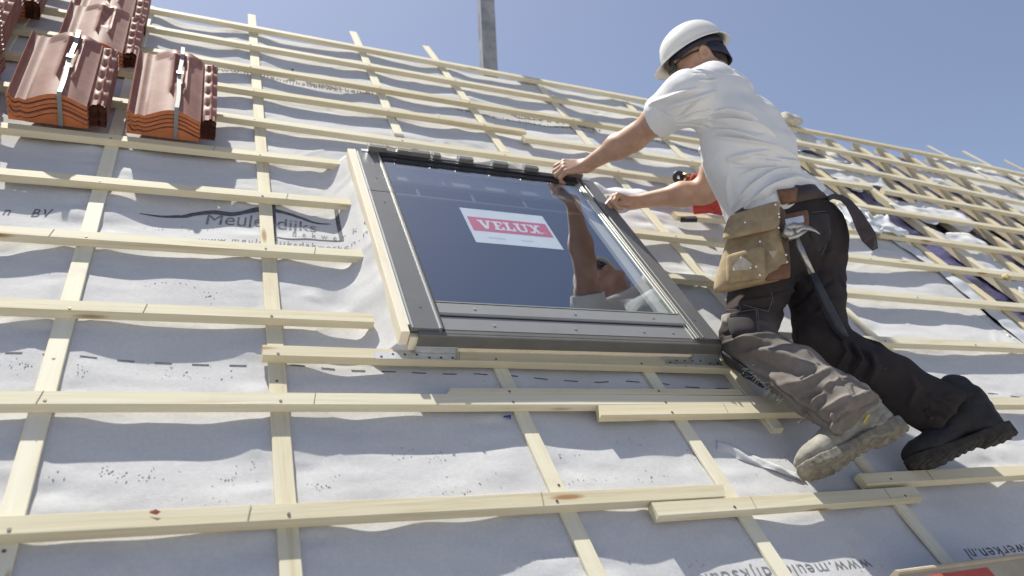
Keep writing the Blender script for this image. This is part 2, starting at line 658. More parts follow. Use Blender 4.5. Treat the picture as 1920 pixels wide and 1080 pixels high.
def prints():
    z = -.045
    # the firm's logo beside the skylight
    print_text("Meulendijks", U(385, 421, z), U(594, 440, z), .058, M_INKL, .12)
    print_text("d a k w e r k e n", U(548, 449, z), U(700, 459, z), .030, M_INKL, .25, 1.3)
    print_text("www.meulendijksdakwerken.nl", U(372, 456, z), U(690, 477, z), .026, M_INKL, .2, 1.3)
    mb = MB()
    mb.add(*print_stroke([U(262, 402, z), U(330, 404, z), U(395, 399, z), U(440, 407, z), U(485, 399, z), U(530, 404, z), U(590, 420, z), U(620, 421, z)],
                         [.004, .014, .022, .026, .024, .018, .012, .003], 0, 60))
    mb.add(*print_stroke([U(511, 380, z), U(512, 420, z), U(515, 458, z)], [.014, .014, .014], 0))
    mb.add(*print_stroke([U(629, 393, z), U(634, 425, z), U(640, 458, z)], [.012, .012, .012], 0))
    mb.add(*print_stroke([U(515, 449, z), U(540, 454, z), U(590, 455, z), U(641, 456, z)], [.006] * 4, 0))
    mb.build("printed_logo", M_INK, UNDER)
    print_text("d a k w e r k e n   BV", U(-250, 392, z), U(98, 411, z), .040, M_INK, .25, 1.2)
    # far upper courses
    print_text("www.meulendijksdakwerken.nl", U(395, 133, z), U(700, 183, z), .042, M_INK, .1, 1.1)
    print_text("Meulendijks", U(575, 160, z), U(640, 171, z), .045, M_INK)
    print_text("Meulendijks", U(885, 203, z), U(995, 224, z), .065, M_INK, .1)
    print_text("d a k w e r k e n  BV", U(985, 223, z), U(1130, 250, z), .045, M_INK, .2, 1.2)
    print_text("www.meulendijksdakwerken.nl", U(855, 211, z), U(1115, 254, z), .035, M_INK, .1, 1.1)
    mb = MB()
    mb.add(*print_stroke([U(540, 150, z), U(580, 150, z), U(620, 160, z)], [.01, .018, .006], 0))
    mb.add(*print_stroke([U(548, 131, z), U(551, 152, z)], [.01, .01], 0))
    mb.add(*print_stroke([U(960, 212, z), U(972, 222, z), U(1020, 226, z)], [.01, .012, .006], 0))
    mb.build("printed_logo", M_INK, UNDER)
    print_text("Meulendijks", U(1238, 256, z), U(1330, 277, z), .06, M_INK)
    print_text("www.meulendijks", U(1216, 269, z), U(1320, 288, z), .035, M_INKL)
    print_text("endijks", U(1530, 543, z), U(1590, 549, z), .055, M_INK)
    # upside down, near the eave
    print_text("www.meulendijksdakwerken.nl", U(1624, 1050, z), U(1130, 1098, z), .033, M_INKL, .05, 1.15)
    print_text("www.meulendijksdakwerken.nl", U(2130, 996, z), U(1803, 1032, z), .033, M_INK, .05, 1.15)
    # dashed seam line, every dash a piece of print
    z = -.038

    def dash(P, Q, w):
        mb = MB()
        V, F = print_stroke([P, Q], [w, w], 0, 6)
        mb.add(V, F)
        mb.build("printed_dash", M_INK, UNDER)
    for (x0, y0, x1, y1, k) in ((-60, 661, 500, 689, 8), (545, 688, 1400, 729, 15)):
        for i in range(k):
            a, b_ = i / k, (i + .46) / k
            dash(U(x0 + (x1 - x0) * a, y0 + (y1 - y0) * a, z), U(x0 + (x1 - x0) * b_, y0 + (y1 - y0) * b_, z), .0042)
    for i in range(9):
        x = 1600 + i * 42
        dash(U(x, 708 + i * 5, z), U(x + 18, 710 + i * 5, z), .005)


prints()


# ------------------------------------------------------------------ counter battens and battens
NAILS = {}


def batten(name, label, cat, group, A, B, w, h, ntop, m, seg=None, ends=(0, 0), nails=(), marks=(), wob=.0007):
    """A, B: ends of the lower top edge (crest) for a batten, of the centre line for a counter batten"""
    A, B = np.array(A[:2], float), np.array(B[:2], float)
    L = np.linalg.norm(B - A)
    seg = seg or max(2, int(L / .35))
    c = (A + B) / 2
    org = np.array([c[0], c[1], ntop - h])
    mb = MB()
    mb.bar((*A, ntop - h / 2), (*B, ntop - h / 2), w, h, 0, .0014, (0, 0, 1), seg, wob, ends)
    o = mb.build(name, m, origin=org)
    tag(o, label, cat, group)
    for t in nails:
        p = A + (B - A) * t
        nb = MB()
        k = 8
        r = .0032
        for s in (-.2, .22) if w > .03 else (0,):
            q = p + np.array([rng.normal(0, .003), w * s + rng.normal(0, .002)])
            V = [(q[0] + r * math.cos(a), q[1] + r * math.sin(a), ntop + dz) for dz in (-.001, .0012) for a in np.arange(k) * 2 * math.pi / k]
            nb.add(V, [tuple(range(k, 2 * k))] + [(i, (i + 1) % k, k + (i + 1) % k, k + i) for i in range(k)])
            break
        nb.build("nail", M_NAIL, o)
    for t in marks:
        p = A + (B - A) * t
        nb = MB()
        nb.bar((p[0] - .003, p[1] - w * .47, ntop + .0006), (p[0] + .004, p[1] + w * .47, ntop + .0006), .0010, .0008)
        nb.build("pencil_mark", M_PENCIL, o)
    return o


BW = .0385
G_B = "roofing battens nailed along the roof"
G_C = "counter battens running up the slope"


def crest(p):
    """crest point -> centre line of the batten"""
    return np.array([p[0], p[1] + BW / 2])


def row(label, A, B, ends=(0, 0), marks=(), nt=0.0, w=BW, h=TB):
    A, B = np.array(A, float), np.array(B, float)
    Lx = B[0] - A[0]
    nails = [(c - A[0]) / Lx for c in COUNTER_U if A[0] + .01 < c < B[0] - .01 and Lx < 5]
    a, b = crest(A), crest(B)
    return batten("roof_batten", label, "batten", G_B, a, b, w, h, nt, WU, None, ends, nails, marks)


def all_rows():
    L, Rr = -1.6, 6.9
    P = lambda x, y, n=0: U(x, y, n)[:2]
    ext = lambda A, B, u: np.array([u, A[1] + (B[1] - A[1]) * (u - A[0]) / (B[0] - A[0])])
    row("topmost batten on the ridge, running from the tile stacks to behind the worker", (L, 3.80), (3.462, 3.814))
    row("ridge batten right of the worker, above the open rafters", (3.466, 3.814), (5.05, 3.775))
    row("ridge batten at far right with three lath ends sticking up behind it", (5.054, 3.775), (Rr, 3.62))
    row("second batten below the ridge, left of the worker's helmet", (L, 3.535), (3.30, 3.552))
    row("second batten below the ridge, right of the worker's back", (3.304, 3.54), (Rr, 3.32))
    row("third batten below the ridge, crossing behind the worker's upper arm", (L, 3.246), (3.20, 3.268))
    row("third batten below the ridge, right of the worker's back", (3.204, 3.268), (Rr, 2.93))
    a = P(990, 251)
    row("fourth batten below the ridge, ending in a lap joint above the skylight", (L, 2.975), (a[0], 3.0), marks=(.86,))
    row("lapped batten starting just lower than its neighbour above the skylight and passing the worker", P(985, 259), (3.55, 2.975))
    row("batten right of the worker's waist below three others, over white torn sheet", (3.62, 2.948), (6.2, 2.79))
    row("fifth batten below the ridge, directly above the skylight's top edge", (L, 2.705), (3.0, 2.688), marks=(.7, .81))
    row("fifth batten below the ridge over the open rafters at right", (3.004, 2.685), (5.6, 2.60))
    a, b = P(0, 239), P(640, 309)
    row("batten carrying the two front strapped tile stacks, ending at the skylight corner", ext(a, b, L), b, marks=(.8,))
    row("batten under the red nail gun behind the worker's forearm", P(1270, 405), (3.05, 2.397))
    row("batten right of the worker's hip under the crumpled plastic sheet", (3.054, 2.38), (4.9, 2.335))
    a, b = P(0, 327), P(664, 384)
    row("batten left of the skylight, first one below the tile stacks' batten", ext(a, b, L), b, marks=(.9,))
    row("batten right of the skylight passing behind the tan tool pouch", (1.52, 2.14), (4.5, 2.075))
    a, b = P(0, 438), P(687, 483)
    row("batten left of the skylight, just below the large printed logo", ext(a, b, L), b, marks=(.62, .93))
    row("batten right of the skylight behind the pouch bottom and hammer handle", (1.52, 1.84), (4.1, 1.80))
    a, b = P(0, 577), P(702, 604)
    row("batten left of the skylight's lower half, third below the stacks' batten", ext(a, b, L), b, marks=(.74,))
    row("batten right of the worker's knees, reaching the right picture edge", (1.80, 1.517), (3.9, 1.512))
    row("batten right under the skylight's bottom edge with metal brackets on it", P(493, 665), P(1372, 691), marks=(.36, .88))
    a, b = P(0, 760), P(840, 762)
    e = P(1500, 767)
    row("long batten across the picture, next one below the skylight sill batten", ext(a, b, L), (e[0], b[1] - .004), marks=(.42, .58))
    row("short lapped batten in front of the long one, left of the worker's shin", P(1130, 779), P(1570, 772), (0.25, 0), marks=(.5,))
    row("thin lapped batten behind the long one, in shade below the skylight", (P(845, 741)[0], b[1] + .0343), (1.46, b[1] + .0343), (.8, 0), w=.022)
    row("batten at the right picture edge above the rear boot", (2.25, 1.20), (3.4, 1.195))
    a, b = P(0, 1006), P(955, 957)
    e = P(1366, 931)
    row("nearest long batten, rising from the lower left corner to the front boot", ext(a, b, L), e, (0, .5), marks=(.36, .62, .83), h=TB * 1.05)
    row("short batten lapped below the nearest long one, under the front boot", P(1236, 968), P(1733, 933), marks=(.33, .86))
    row("batten under the rear boot's toe in the lower right", P(1626, 908), ext(P(1626, 908), P(1920, 891), 3.3), marks=(.15,))


all_rows()


def counters():
    P = lambda x, y, n=-TB: U(x, y, n)[:2]

    def strip(label, A, B, h=TCN, ntop=-TB, m=None, w=.0385, nails=()):
        return batten("counter_batten", label, "counter batten", G_C, A, B, w, h, ntop, m or WV, None, (0, 0), nails, (), .0004)
    ex = lambda a, b, v: np.array([a[0] + (b[0] - a[0]) * (v - a[1]) / (b[1] - a[1]), v])
    strip("counter batten at the left picture edge under the leftmost tile stacks", (-.655, .3), (-.655, 3.95))
    a, b = P(185, 365), P(48, 870)
    strip("counter batten left of the printed logo, passing between the tile stacks", ex(b, a, .3), ex(b, a, 3.93), nails=(.17, .30))
    a, b = P(487, 250), P(530, 850)
    strip("counter batten crossing the printed logo, left of the skylight", ex(b, a, .3), (P(472, 17, -.01)[0], 4.10), nails=(.12, .27))
    c1, c2 = P(947, 705), P(1055, 935)
    strip("counter batten running up from the skylight's left half to above the ridge", P(748, 250), (P(660, 50, -.01)[0] + .004, 4.145))
    strip("counter batten under the skylight, left of the lapped battens", ex(c1, c2, .3), ex(c1, c2, 1.405), nails=(.62,))
    d1, d2 = P(1222, 705), P(1400, 970)
    strip("counter batten running up from the skylight's centre to above the ridge", P(948, 285), (P(797, 77, -.01)[0], 4.14))
    strip("counter batten under the skylight's right half, left of the front boot", ex(d1, d2, .3), ex(d1, d2, 1.405))
    e1, e2 = P(1690, 940), P(1200, 358)
    strip("counter batten right of the skylight, running behind both forearms and the boots", ex(e1, e2, .3), (1.745, 3.78))
    strip("counter batten hidden mostly behind the worker's body", (2.30, 1.30), (2.30, 3.79))
    strip("short batten block end poking out below the lapped batten by the worker's knee",
          P(1461, 803), P(1345, 660), h=.021)
    for lab, (x0, y0), (x1, y1) in (("left lath end of the three above the ridge at far right", (1741.7, 270), (1815, 308)),
                                    ("middle lath end of the three above the ridge at far right", (1808, 280), (1885, 321)),
                                    ("right lath end of the three above the ridge at far right", (1885, 297), (1945, 327))):
        A, B = P(x0, y0, -.01), P(x1, y1, -.01)
        strip(lab, ex(A, B, 2.2), A)


counters()


# ------------------------------------------------------------------ open bays on the right
def open_bays():
    M_FILM = plain("blue_foil", (.10, .095, .21), .32, noise=.6, nscale=3, bumps=.5, bscale=9, dist=.03)
    spots = [(3.315, 1.0, 3.78, .052, "left edge rafter of the open bays, beside the folded white membrane edge"),
             (3.90, 1.4, 3.79, .06, "second rafter of the open bays right of the worker"),
             (4.37, 1.6, 3.79, .06, "third rafter of the open bays right of the worker"),
             (4.86, 1.8, 3.78, .06, "rightmost rafter of the open bays near the picture edge"),
             (3.60, 1.4, 3.79, .048, "thin rafter in the middle of the first open bay"),
             (4.14, 1.6, 3.79, .048, "thin rafter in the middle of the second open bay"),
             (4.62, 1.8, 3.79, .048, "thin rafter in the middle of the third open bay")]
    for u, a, b, w, lab in spots:
        mb = MB()
        mb.bar((u, a, -.043), (u, b, -.043), w, .036, 0, .002, (0, 0, 1), 4, .001)
        o = mb.build("rafter", WR, origin=(u, (a + b) / 2, -.125))
        tag(o, lab, "rafter", "rafters in the open bays")
    for u0, u1, lab in ((3.345, 3.865, "dark blue foil insulation panel in the first open bay right of the worker"),
                        (3.935, 4.335, "dark blue foil insulation panel in the second open bay"),
                        (4.405, 4.825, "dark blue foil insulation panel in the third open bay"),
                        (4.895, 5.20, "dark blue foil insulation panel in the rightmost open bay")):
        us = np.linspace(u0, u1, 14)
        vs = np.linspace(.9, 3.76, 90)
        Ug, Vg = np.meshgrid(us, vs, indexing='ij')
        Z = -.070 + .010 * vnoise(Ug, Vg, .10, 31) + .006 * vnoise(Ug, Vg, .035, 32)
        V = np.stack([Ug, Vg, Z], -1).reshape(-1, 3)
        nu, nv = 14, 90
        F = [(i * nv + j, (i + 1) * nv + j, (i + 1) * nv + j + 1, i * nv + j + 1) for i in range(nu - 1) for j in range(nv - 1)]
        b = len(V)
        V2 = V.copy()
        V2[:, 2] = -.125
        F += [tuple(reversed([q + b for q in f])) for f in F]
        o = mesh_obj("insulation_panel", np.concatenate([V, V2]), F, M_FILM, origin=((u0 + u1) / 2, 2.3, -.125), smooth=True)
        tag(o, lab, "insulation", "foil insulation panels")

    def sheet(name, label, cat, u0, u1, v0, v1, n, amp, m, seed, group=None, nu=40, nv=60, ragged=.05, curl=0.0, thick=.002):
        us, vs = np.linspace(0, 1, nu), np.linspace(0, 1, nv)
        a, b = np.meshgrid(us, vs, indexing='ij')
        uu, vv = u0 + (u1 - u0) * a, v0 + (v1 - v0) * b
        uu = uu + ragged * (a - .5) * 2 * vnoise(vv, uu * 0, .12, seed) + ragged * .5 * vnoise(uu, vv, .3, seed + 5)
        vv = vv + ragged * (b - .5) * 2 * vnoise(uu, vv * 0, .12, seed + 1)
        Z = n + amp * (vnoise(uu, vv, .22, seed + 2) + .5 * np.abs(vnoise(uu, vv, .09, seed + 3)) + .25 * vnoise(uu, vv, .04, seed + 4))
        Z = Z + curl * np.clip(np.abs(a - .5) * 2, 0, 1) ** 3
        V = np.stack([uu, vv, Z], -1).reshape(-1, 3)
        F = [(i * nv + j, (i + 1) * nv + j, (i + 1) * nv + j + 1, i * nv + j + 1) for i in range(nu - 1) for j in range(nv - 1)]
        o = mesh_obj(name, V, F, m, origin=((u0 + u1) / 2, (v0 + v1) / 2, n), smooth=True)
        tag(o, label, cat, group)
        md = o.modifiers.new("thickness", 'SOLIDIFY')
        md.thickness = thick
        return o
    sheet("roof_underlay", "grey roofing membrane under the three lath ends at far right", "roofing membrane", 4.93, 7.2, 1.8, 3.80, -.047, .008, M_MEMB, 41, nu=90, nv=80, ragged=.03)
    G = "loose membrane pieces over the open bays"
    sheet("membrane_scrap", "torn pale membrane scrap just under the ridge, right of the worker's back", "membrane scrap", 3.30, 3.75, 3.45, 3.79, -.030, .010, M_MEMB, 51, G)
    sheet("membrane_scrap", "torn pale membrane scrap two battens below the ridge, right of the worker", "membrane scrap", 3.36, 3.84, 3.02, 3.42, -.034, .010, M_MEMB, 56, G)
    sheet("membrane_scrap", "grey membrane scrap in the middle of the open bays below the crumpled plastic", "membrane scrap", 3.62, 3.88, 1.95, 2.55, -.034, .010, M_MEMB, 61, G)
    sheet("membrane_scrap", "small grey membrane scrap right of the worker's belt tail", "membrane scrap", 3.58, 4.05, 2.62, 2.93, -.034, .012, M_MEMB, 66, G)
    sheet("membrane_scrap", "grey membrane scrap in the second open bay near the right picture edge", "membrane scrap", 4.40, 4.72, 3.25, 3.6, -.036, .010, M_MEMB, 67, G)
    M_W = plain("white_plastic", (.60, .61, .63), .4, noise=.05)
    sheet("membrane_edge", "narrow white folded membrane edge running up beside the first open rafter", "membrane edge", 3.165, 3.245, 1.2, 2.62, -.030, .006, M_W, 71, nu=10, nv=120, ragged=.012)
    # crumpled plastic
    us, vs = np.linspace(-1, 1, 34), np.linspace(-1, 1, 34)
    a, b = np.meshgrid(us, vs, indexing='ij')
    c = U(1628, 408, .03)
    uu = c[0] + .17 * a + .05 * vnoise(a, b, .5, 81)
    vv = c[1] + .15 * b + .05 * vnoise(a, b, .5, 82)
    Z = .012 + .010 * np.abs(vnoise(a, b, .45, 83)) + .006 * vnoise(a, b, .2, 84) + .02 * np.exp(-((a + .1) ** 2 + b * b) / .15)
    V = np.stack([uu, vv, Z], -1).reshape(-1, 3)
    F = [(i * 34 + j, (i + 1) * 34 + j, (i + 1) * 34 + j + 1, i * 34 + j + 1) for i in range(33) for j in range(33) if
         (us[i] ** 2 + vs[j] ** 2) < 1.0 + .25 * math.sin(5 * math.atan2(vs[j], us[i]))]
    o = mesh_obj("plastic_sheet", V, F, M_W, origin=(c[0], c[1], .02), smooth=True)
    tag(o, "crumpled translucent white plastic lying on the battens right of the worker's hip", "plastic sheet")
    o.modifiers.new("thickness", 'SOLIDIFY').thickness = .0015


open_bays()


# ------------------------------------------------------------------ the roof window
def glass_mat():
    m, nt, b = mat("coated_glass")
    nt.nodes.remove(b)
    out = nt.nodes["Material Output"]
    tr = N(nt, "ShaderNodeBsdfTransparent")
    tr.inputs[0].default_value = (.97, .99, 1.0, 1)
    gl = N(nt, "ShaderNodeBsdfGlossy")
    gl.inputs["Color"].default_value = (.86, .93, 1, 1)
    gl.inputs["Roughness"].default_value = .0
    lw = N(nt, "ShaderNodeLayerWeight")
    lw.inputs[0].default_value = .5
    pw = N(nt, "ShaderNodeMath", operation='POWER')
    pw.inputs[1].default_value = 5.0
    nt.links.new(lw.outputs["Facing"], pw.inputs[0])
    fr = N(nt, "ShaderNodeMath", operation='MULTIPLY_ADD')      # coated double pane: about 0.3 head on
    fr.inputs[1].default_value, fr.inputs[2].default_value = .62, .38
    nt.links.new(pw.outputs[0], fr.inputs[0])
    v = coords(nt, (1, 1, 1), False)
    n1 = N(nt, "ShaderNodeTexNoise", Scale=3.0, Detail=1.0)
    nt.links.new(v, n1.inputs["Vector"])
    bp = N(nt, "ShaderNodeBump")
    bp.inputs["Strength"].default_value = .03
    bp.inputs["Distance"].default_value = .05
    nt.links.new(n1.outputs[0], bp.inputs["Height"])
    nt.links.new(bp.outputs[0], gl.inputs["Normal"])
    mx = N(nt, "ShaderNodeMixShader")
    nt.links.new(fr.outputs[0], mx.inputs[0])
    nt.links.new(tr.outputs[0], mx.inputs[1])
    nt.links.new(gl.outputs[0], mx.inputs[2])
    nt.links.new(mx.outputs[0], out.inputs[0])
    return m


def velux_letters():
    """slab serif capitals as rectangles and slanted bars on a unit height, spelling the printed word"""
    P = []

    def rect(x0, y0, x1, y1): P.append([(x0, y0), (x1, y0), (x1, y1), (x0, y1)])

    def bar(x0, y0, x1, y1, w): P.append([(x0 - w / 2, y0), (x0 + w / 2, y0), (x1 + w / 2, y1), (x1 - w / 2, y1)])
    s = .16
    # V
    bar(.20, 1 - .01, .50, 0, .27)
    bar(.82, 1 - .01, .53, 0, .18)
    rect(0, 1 - s, .42, 1)
    rect(.62, 1 - s, 1.0, 1)
    x = 1.08
    # E
    rect(x, 0, x + .78, s)
    rect(x, 1 - s, x + .76, 1)
    rect(x + .12, s, x + .36, 1 - s)
    rect(x + .36, .43, x + .56, .57)
    rect(x + .62, 1 - .34, x + .76, 1 - s)
    rect(x + .64, s, x + .78, .36)
    x += .86
    # L
    rect(x, 0, x + .76, s)
    rect(x, 1 - s, x + .46, 1)
    rect(x + .12, s, x + .36, 1 - s)
    rect(x + .62, s, x + .76, .40)
    x += .82
    # U
    rect(x, 1 - s, x + .46, 1)
    rect(x + .60, 1 - s, x + .98, 1)
    rect(x + .11, .22, x + .35, 1 - s)
    rect(x + .71, .22, x + .87, 1 - s)
    P.append([(x + .11, .22), (x + .22, .04), (x + .36, 0), (x + .64, 0), (x + .77, .05), (x + .87, .22), (x + .71, .22), (x + .62, .16), (x + .42, .16), (x + .35, .22)])
    x += 1.04
    # X
    bar(x + .24, .99, x + .78, 0.01, .27)
    bar(x + .80, .99, x + .24, 0.01, .17)
    rect(x, 1 - s, x + .44, 1)
    rect(x + .58, 1 - s, x + 1.0, 1)
    rect(x, 0, x + .42, s)
    rect(x + .54, 0, x + 1.0, s)
    return P, x + 1.0


def skylight():
    w = empty("roof_window", (.96, 1.43, -.04))
    tag(w, "grey framed skylight with a red and white sticker behind its glass, leaned on by the worker", "skylight")
    u0, u1, v0, v1 = .486, 1.468, 1.412, 2.44
    # timber frame
    mb = MB()
    mb.bar((u0 + .011, v0, .008), (u0 + .011, v1, .008), .022, .098, 0, .002)
    mb.bar((u1 - .011, v0, .003), (u1 - .011, v1, .003), .022, .088, 0, .002)
    mb.bar((u0 + .024, v0 + .005, .0225), (u1 - .024, v0 + .005, .0225), .022, .042, 0, .002)
    mb.bar((u0 + .024, v1 - .012, .003), (u1 - .024, v1 - .012, .003), .022, .082, 0, .002)
    mb.build("timber_frame", WF, w)
    # white strip between timber and cover
    mb = MB()
    mb.bar((u0 + .024, v0 + .03, .0505), (u0 + .024, v1 + .004, .0505), .008, .012, 0, .001)
    mb.build("gasket_strip", M_WHITE, w)
    # side covers, each in two lengths
    for sgn, a, b in ((-1, .512, .583), (1, 1.372, 1.452)):
        for (q0, q1) in ((1.418, 2.128), (2.130, 2.412)):
            mb = MB()
            mb.box((a, q0, .052), (b, q1, .064), 0, .0015)
            e = a if sgn < 0 else b
            mb.bar((a + .0025, q0, .0655), (a + .0025, q1, .0655), .004, .004, 1, .001)
            if sgn < 0:
                mb.bar((b + .004, q0, .062), (b + .004, q1, .062), .008, .012, 1, .003)
                mb.bar((b + .0115, q0, .056), (b + .0115, q1, .056), .006, .018, 2, .001)
            else:
                for k, (off, z) in enumerate(((-.004, .062), (-.013, .058), (.018, .066))):
                    mb.bar((a + off, q0, z), (a + off, q1, z), .006, .008, 1 if k != 2 else 0, .002)
            c = mb.build("side_cover", [M_GREY, M_EDGE, M_BLACK], w)
            for vv in (q0 + .09, q1 - .07):
                if q1 - q0 < .4 and vv > q0 + .1: continue
                nb = MB()
                nb.tube([(a + .04, vv, .0635), (a + .04, vv, .0652)], .0032, 8)
                nb.build("screw", M_GREYD, c)
    # bottom cover: sloping top, dark front
    mb = MB()
    V = [(.585, 1.474, .0605), (1.372, 1.474, .0605), (1.372, 1.424, .0585), (.585, 1.424, .0585),
         (.585, 1.474, .050), (1.372, 1.474, .050), (1.372, 1.424, .050), (.585, 1.424, .050)]
    mb.add(V, [(0, 1, 2, 3), (7, 6, 5, 4), (0, 4, 5, 1), (1, 5, 6, 2), (2, 6, 7, 3), (3, 7, 4, 0)])
    mb.build("bottom_cover", M_GREYL, w)
    mb = MB()
    mb.box((.530, 1.398, .019), (1.462, 1.4085, .0575), 0, .002)
    mb.box((.530, 1.4087, .0520), (1.462, 1.4235, .0575), 0, .001)
    mb.build("sill_flashing", M_GREYD, w)
    mb = MB()
    for x in (.74, .98, 1.2, 1.3):
        mb.tube([(x, 1.447, .056), (x, 1.447, .0612)], .004, 8)
    mb.build("screw", M_GALV, w)
    # sash
    mb = MB()
    mb.box((.598, 1.482, .052), (1.372, 1.531, .066), 0, .004)
    mb.box((.598, 1.531, .054), (1.368, 1.535, .0675), 1, .001)
    mb.box((.590, 1.4745, .050), (1.372, 1.4815, .0600), 2, .001)
    mb.box((.592, 2.372, .052), (1.370, 2.392, .066), 2, .002)
    mb.box((.592, 2.393, .050), (1.370, 2.410, .073), 2, .002)
    mb.box((.5935, 1.532, .050), (.599, 2.371, .0635), 2, .001)
    mb.box((1.3585, 1.536, .050), (1.3645, 2.371, .0635), 1, .001)
    mb.box((.592, 2.4105, .060), (1.370, 2.4135, .0755), 3, .0005)
    s = mb.build("sash", [M_GREYL, M_EDGE, M_BLACK, M_GREYD], w)
    for x in (.70, 1.0, 1.26):
        nb = MB()
        nb.tube([(x, 1.507, .0655), (x, 1.507, .068)], .0042, 8)
        nb.build("screw", M_GALV, s)
    # top rail with its clips
    mb = MB()
    mb.box((.53, 2.416, .046), (1.44, 2.436, .066), 0, .002)
    r = mb.build("top_rail", M_GALV, w)
    for (x0, x1, y) in ((695, 727, 283), (727, 748, 287), (750, 811, 292), (816, 829, 298), (865, 891, 305), (928, 956, 312), (988, 1013, 320), (1048, 1098, 330)):
        A, B = U(x0, y, .082), U(x1, y + (x1 - x0) * .13, .082)
        c = MB()
        h = .088 if x1 - x0 != 21 else .080
        c.box((A[0], 2.412, .0665), (B[0], 2.438, h), 0, .002)
        c.box((A[0] - .004, 2.413, .0665), (A[0] - .0005, 2.439, h + .002), 1, .001)
        c.build("clip", [M_GREYD, M_GALV], r)
    # lining seen through the glass
    mb = MB()
    mb.box((.580, 1.49, -.10), (.590, 2.40, .044), 0)
    mb.box((1.350, 1.49, -.10), (1.372, 2.40, .044), 0)
    mb.box((.5905, 1.482, -.10), (1.3495, 1.50, .044), 0)
    mb.box((.5905, 2.392, -.10), (1.3495, 2.40, .044), 0)
    mb.box((1.322, 1.5005, .030), (1.3495, 2.3915, .044), 0, .003)
    mb.build("inner_lining", M_WHITE, w)
    # dark sheet added close behind the pane, standing in for the unlit attic
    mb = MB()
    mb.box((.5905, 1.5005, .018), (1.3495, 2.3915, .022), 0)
    mb.build("dark_backing", plain("backing_blue", (.004, .006, .018), .9, spec=0.0), w)
    mb = MB()
    for vv, hh in ((2.265, .010), (2.185, .010)):
        mb.bar((.592, vv, .029), (1.318, vv, .029), hh, .008, 0, .001)
    for uu in (.70, .90, 1.10):
        mb.bar((uu, 2.191, .028), (uu, 2.259, .028), .010, .006, 0, .001)
    mb.build("ventilation_grille", plain("grille_grey", (.05, .058, .08), .6), w)
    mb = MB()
    mb.box((.592, 2.268, .032), (1.318, 2.370, .042), 0, .004)  # pale strip added to imitate a lighter reflection along the pane's top
    mb.build("pale_reflection_band", plain("reflection_band_grey", (.20, .21, .235), .6), w)
    # pane
    mb = MB()
    mb.add([(.5925, 1.5325, .060), (1.3583, 1.5325, .060), (1.3583, 2.3715, .060), (.5925, 2.3715, .060)], [(0, 1, 2, 3)])
    g = mesh_obj("glass_pane", mb.v, mb.f, glass_mat(), w)
    # sticker stuck to the inside of the pane
    a0, a1, b0, b1 = .808, 1.112, 1.872, 2.088
    mb = MB()
    mb.box((a0, b0, .0570), (a1, b1, .0574))
    st = mb.build("sticker", plain("sticker_paper", (.84, .88, .89), .7, noise=.05), w)
    mb = MB()
    mb.box((a0 + .012, b0 + .072, .0576), (a1 - .010, b0 + .160, .0579))
    mb.build("red_band", plain("sticker_red", (.72, .045, .09), .6), st)
    P, wd = velux_letters()
    mb = MB()
    x0, x1, y0, y1 = a0 + .040, a1 - .040, b0 + .089, b0 + .143
    for k, poly in enumerate(P):
        mb.add([(x0 + p[0] / wd * (x1 - x0), y0 + p[1] * (y1 - y0), .0581 + .00002 * (k % 5)) for p in poly], [tuple(range(len(poly)))])
    mb.build("lettering", plain("sticker_white", (.88, .90, .90), .7), st)
    nb = MB()
    ring = []
    c = (a1 - .031, b0 + .098)
    k = 12
    V = [(c[0] + r * math.cos(t), c[1] + r * math.sin(t), .0582) for r in (.004, .0052) for t in np.arange(k) * 2 * math.pi / k]
    nb.add(V, [(i, (i + 1) % k, k + (i + 1) % k, k + i) for i in range(k)])
    nb.build("registered_mark", plain("sticker_white_mark", (.80, .82, .83), .7), st)
    nb = MB()
    for (x, l) in ((.05, .06), (.165, .045)):
        for j in range(int(l / .006)):
            nb.box((a0 + x + j * .006, b0 + .03, .0576), (a0 + x + j * .006 + .0035, b0 + .036 + .002 * (j % 2), .0578))
    nb.build("small_print", plain("sticker_grey", (.48, .52, .54), .7), st)
    # brackets at the lower corners
    for (A, B, C, D) in (((700, 655), (855, 662), (855, 674), (706, 668)), ((1245, 676), (1352, 681), (1352, 692), (1250, 689))):
        pts = [U(*q, .0012) for q in (A, B, C, D)]
        x0, x1 = pts[0][0], pts[1][0]
        mb = MB()
        mb.box((x0, 1.372, .0006), (x1, 1.3995, .0026), 0, .0006)
        mb.box((x0 + .1, 1.3972, .0028), (x1, 1.3995, .022), 0, .0006)
        b = mb.build("mounting_bracket", M_GALV, w)
        nb = MB()
        for q in np.linspace(x0 + .015, x1 - .015, 7):
            nb.tube([(q, 1.380 + .010 * (int(q * 1000) % 2), .0024), (q, 1.380 + .010 * (int(q * 1000) % 2), .0032)], .0034, 8)
        nb.build("bracket_hole", M_BLACK, b)


skylight()


# ------------------------------------------------------------------ tile stacks
def tile_mats():
    m, nt, b = mat("engobe_tile")
    v = coords(nt, (1, 1, 1))
    n1 = N(nt, "ShaderNodeTexNoise", Scale=14.0, Detail=6.0, Roughness=.6)
    nt.links.new(v, n1.inputs["Vector"])
    c = ramp(nt, n1.outputs[0], [(.28, (.225, .095, .075)), (.5, (.30, .13, .10)), (.72, (.36, .19, .155))])
    nt.links.new(c, b.inputs["Base Color"])
    b.inputs["Roughness"].default_value = .66
    b.inputs["Specular IOR Level"].default_value = .36
    n2 = N(nt, "ShaderNodeTexNoise", Scale=60.0, Detail=3.0)
    nt.links.new(v, n2.inputs["Vector"])
    bump(nt, b, n2.outputs[0], .06, .002)
    m2 = plain("raw_clay", (.42, .14, .058), .85, noise=.2, nscale=25)
    return m, m2


M_TILE, M_CLAY = tile_mats()
M_STRAP = plain("clear_strap", (.19, .205, .215), .4, noise=.1, nscale=40)


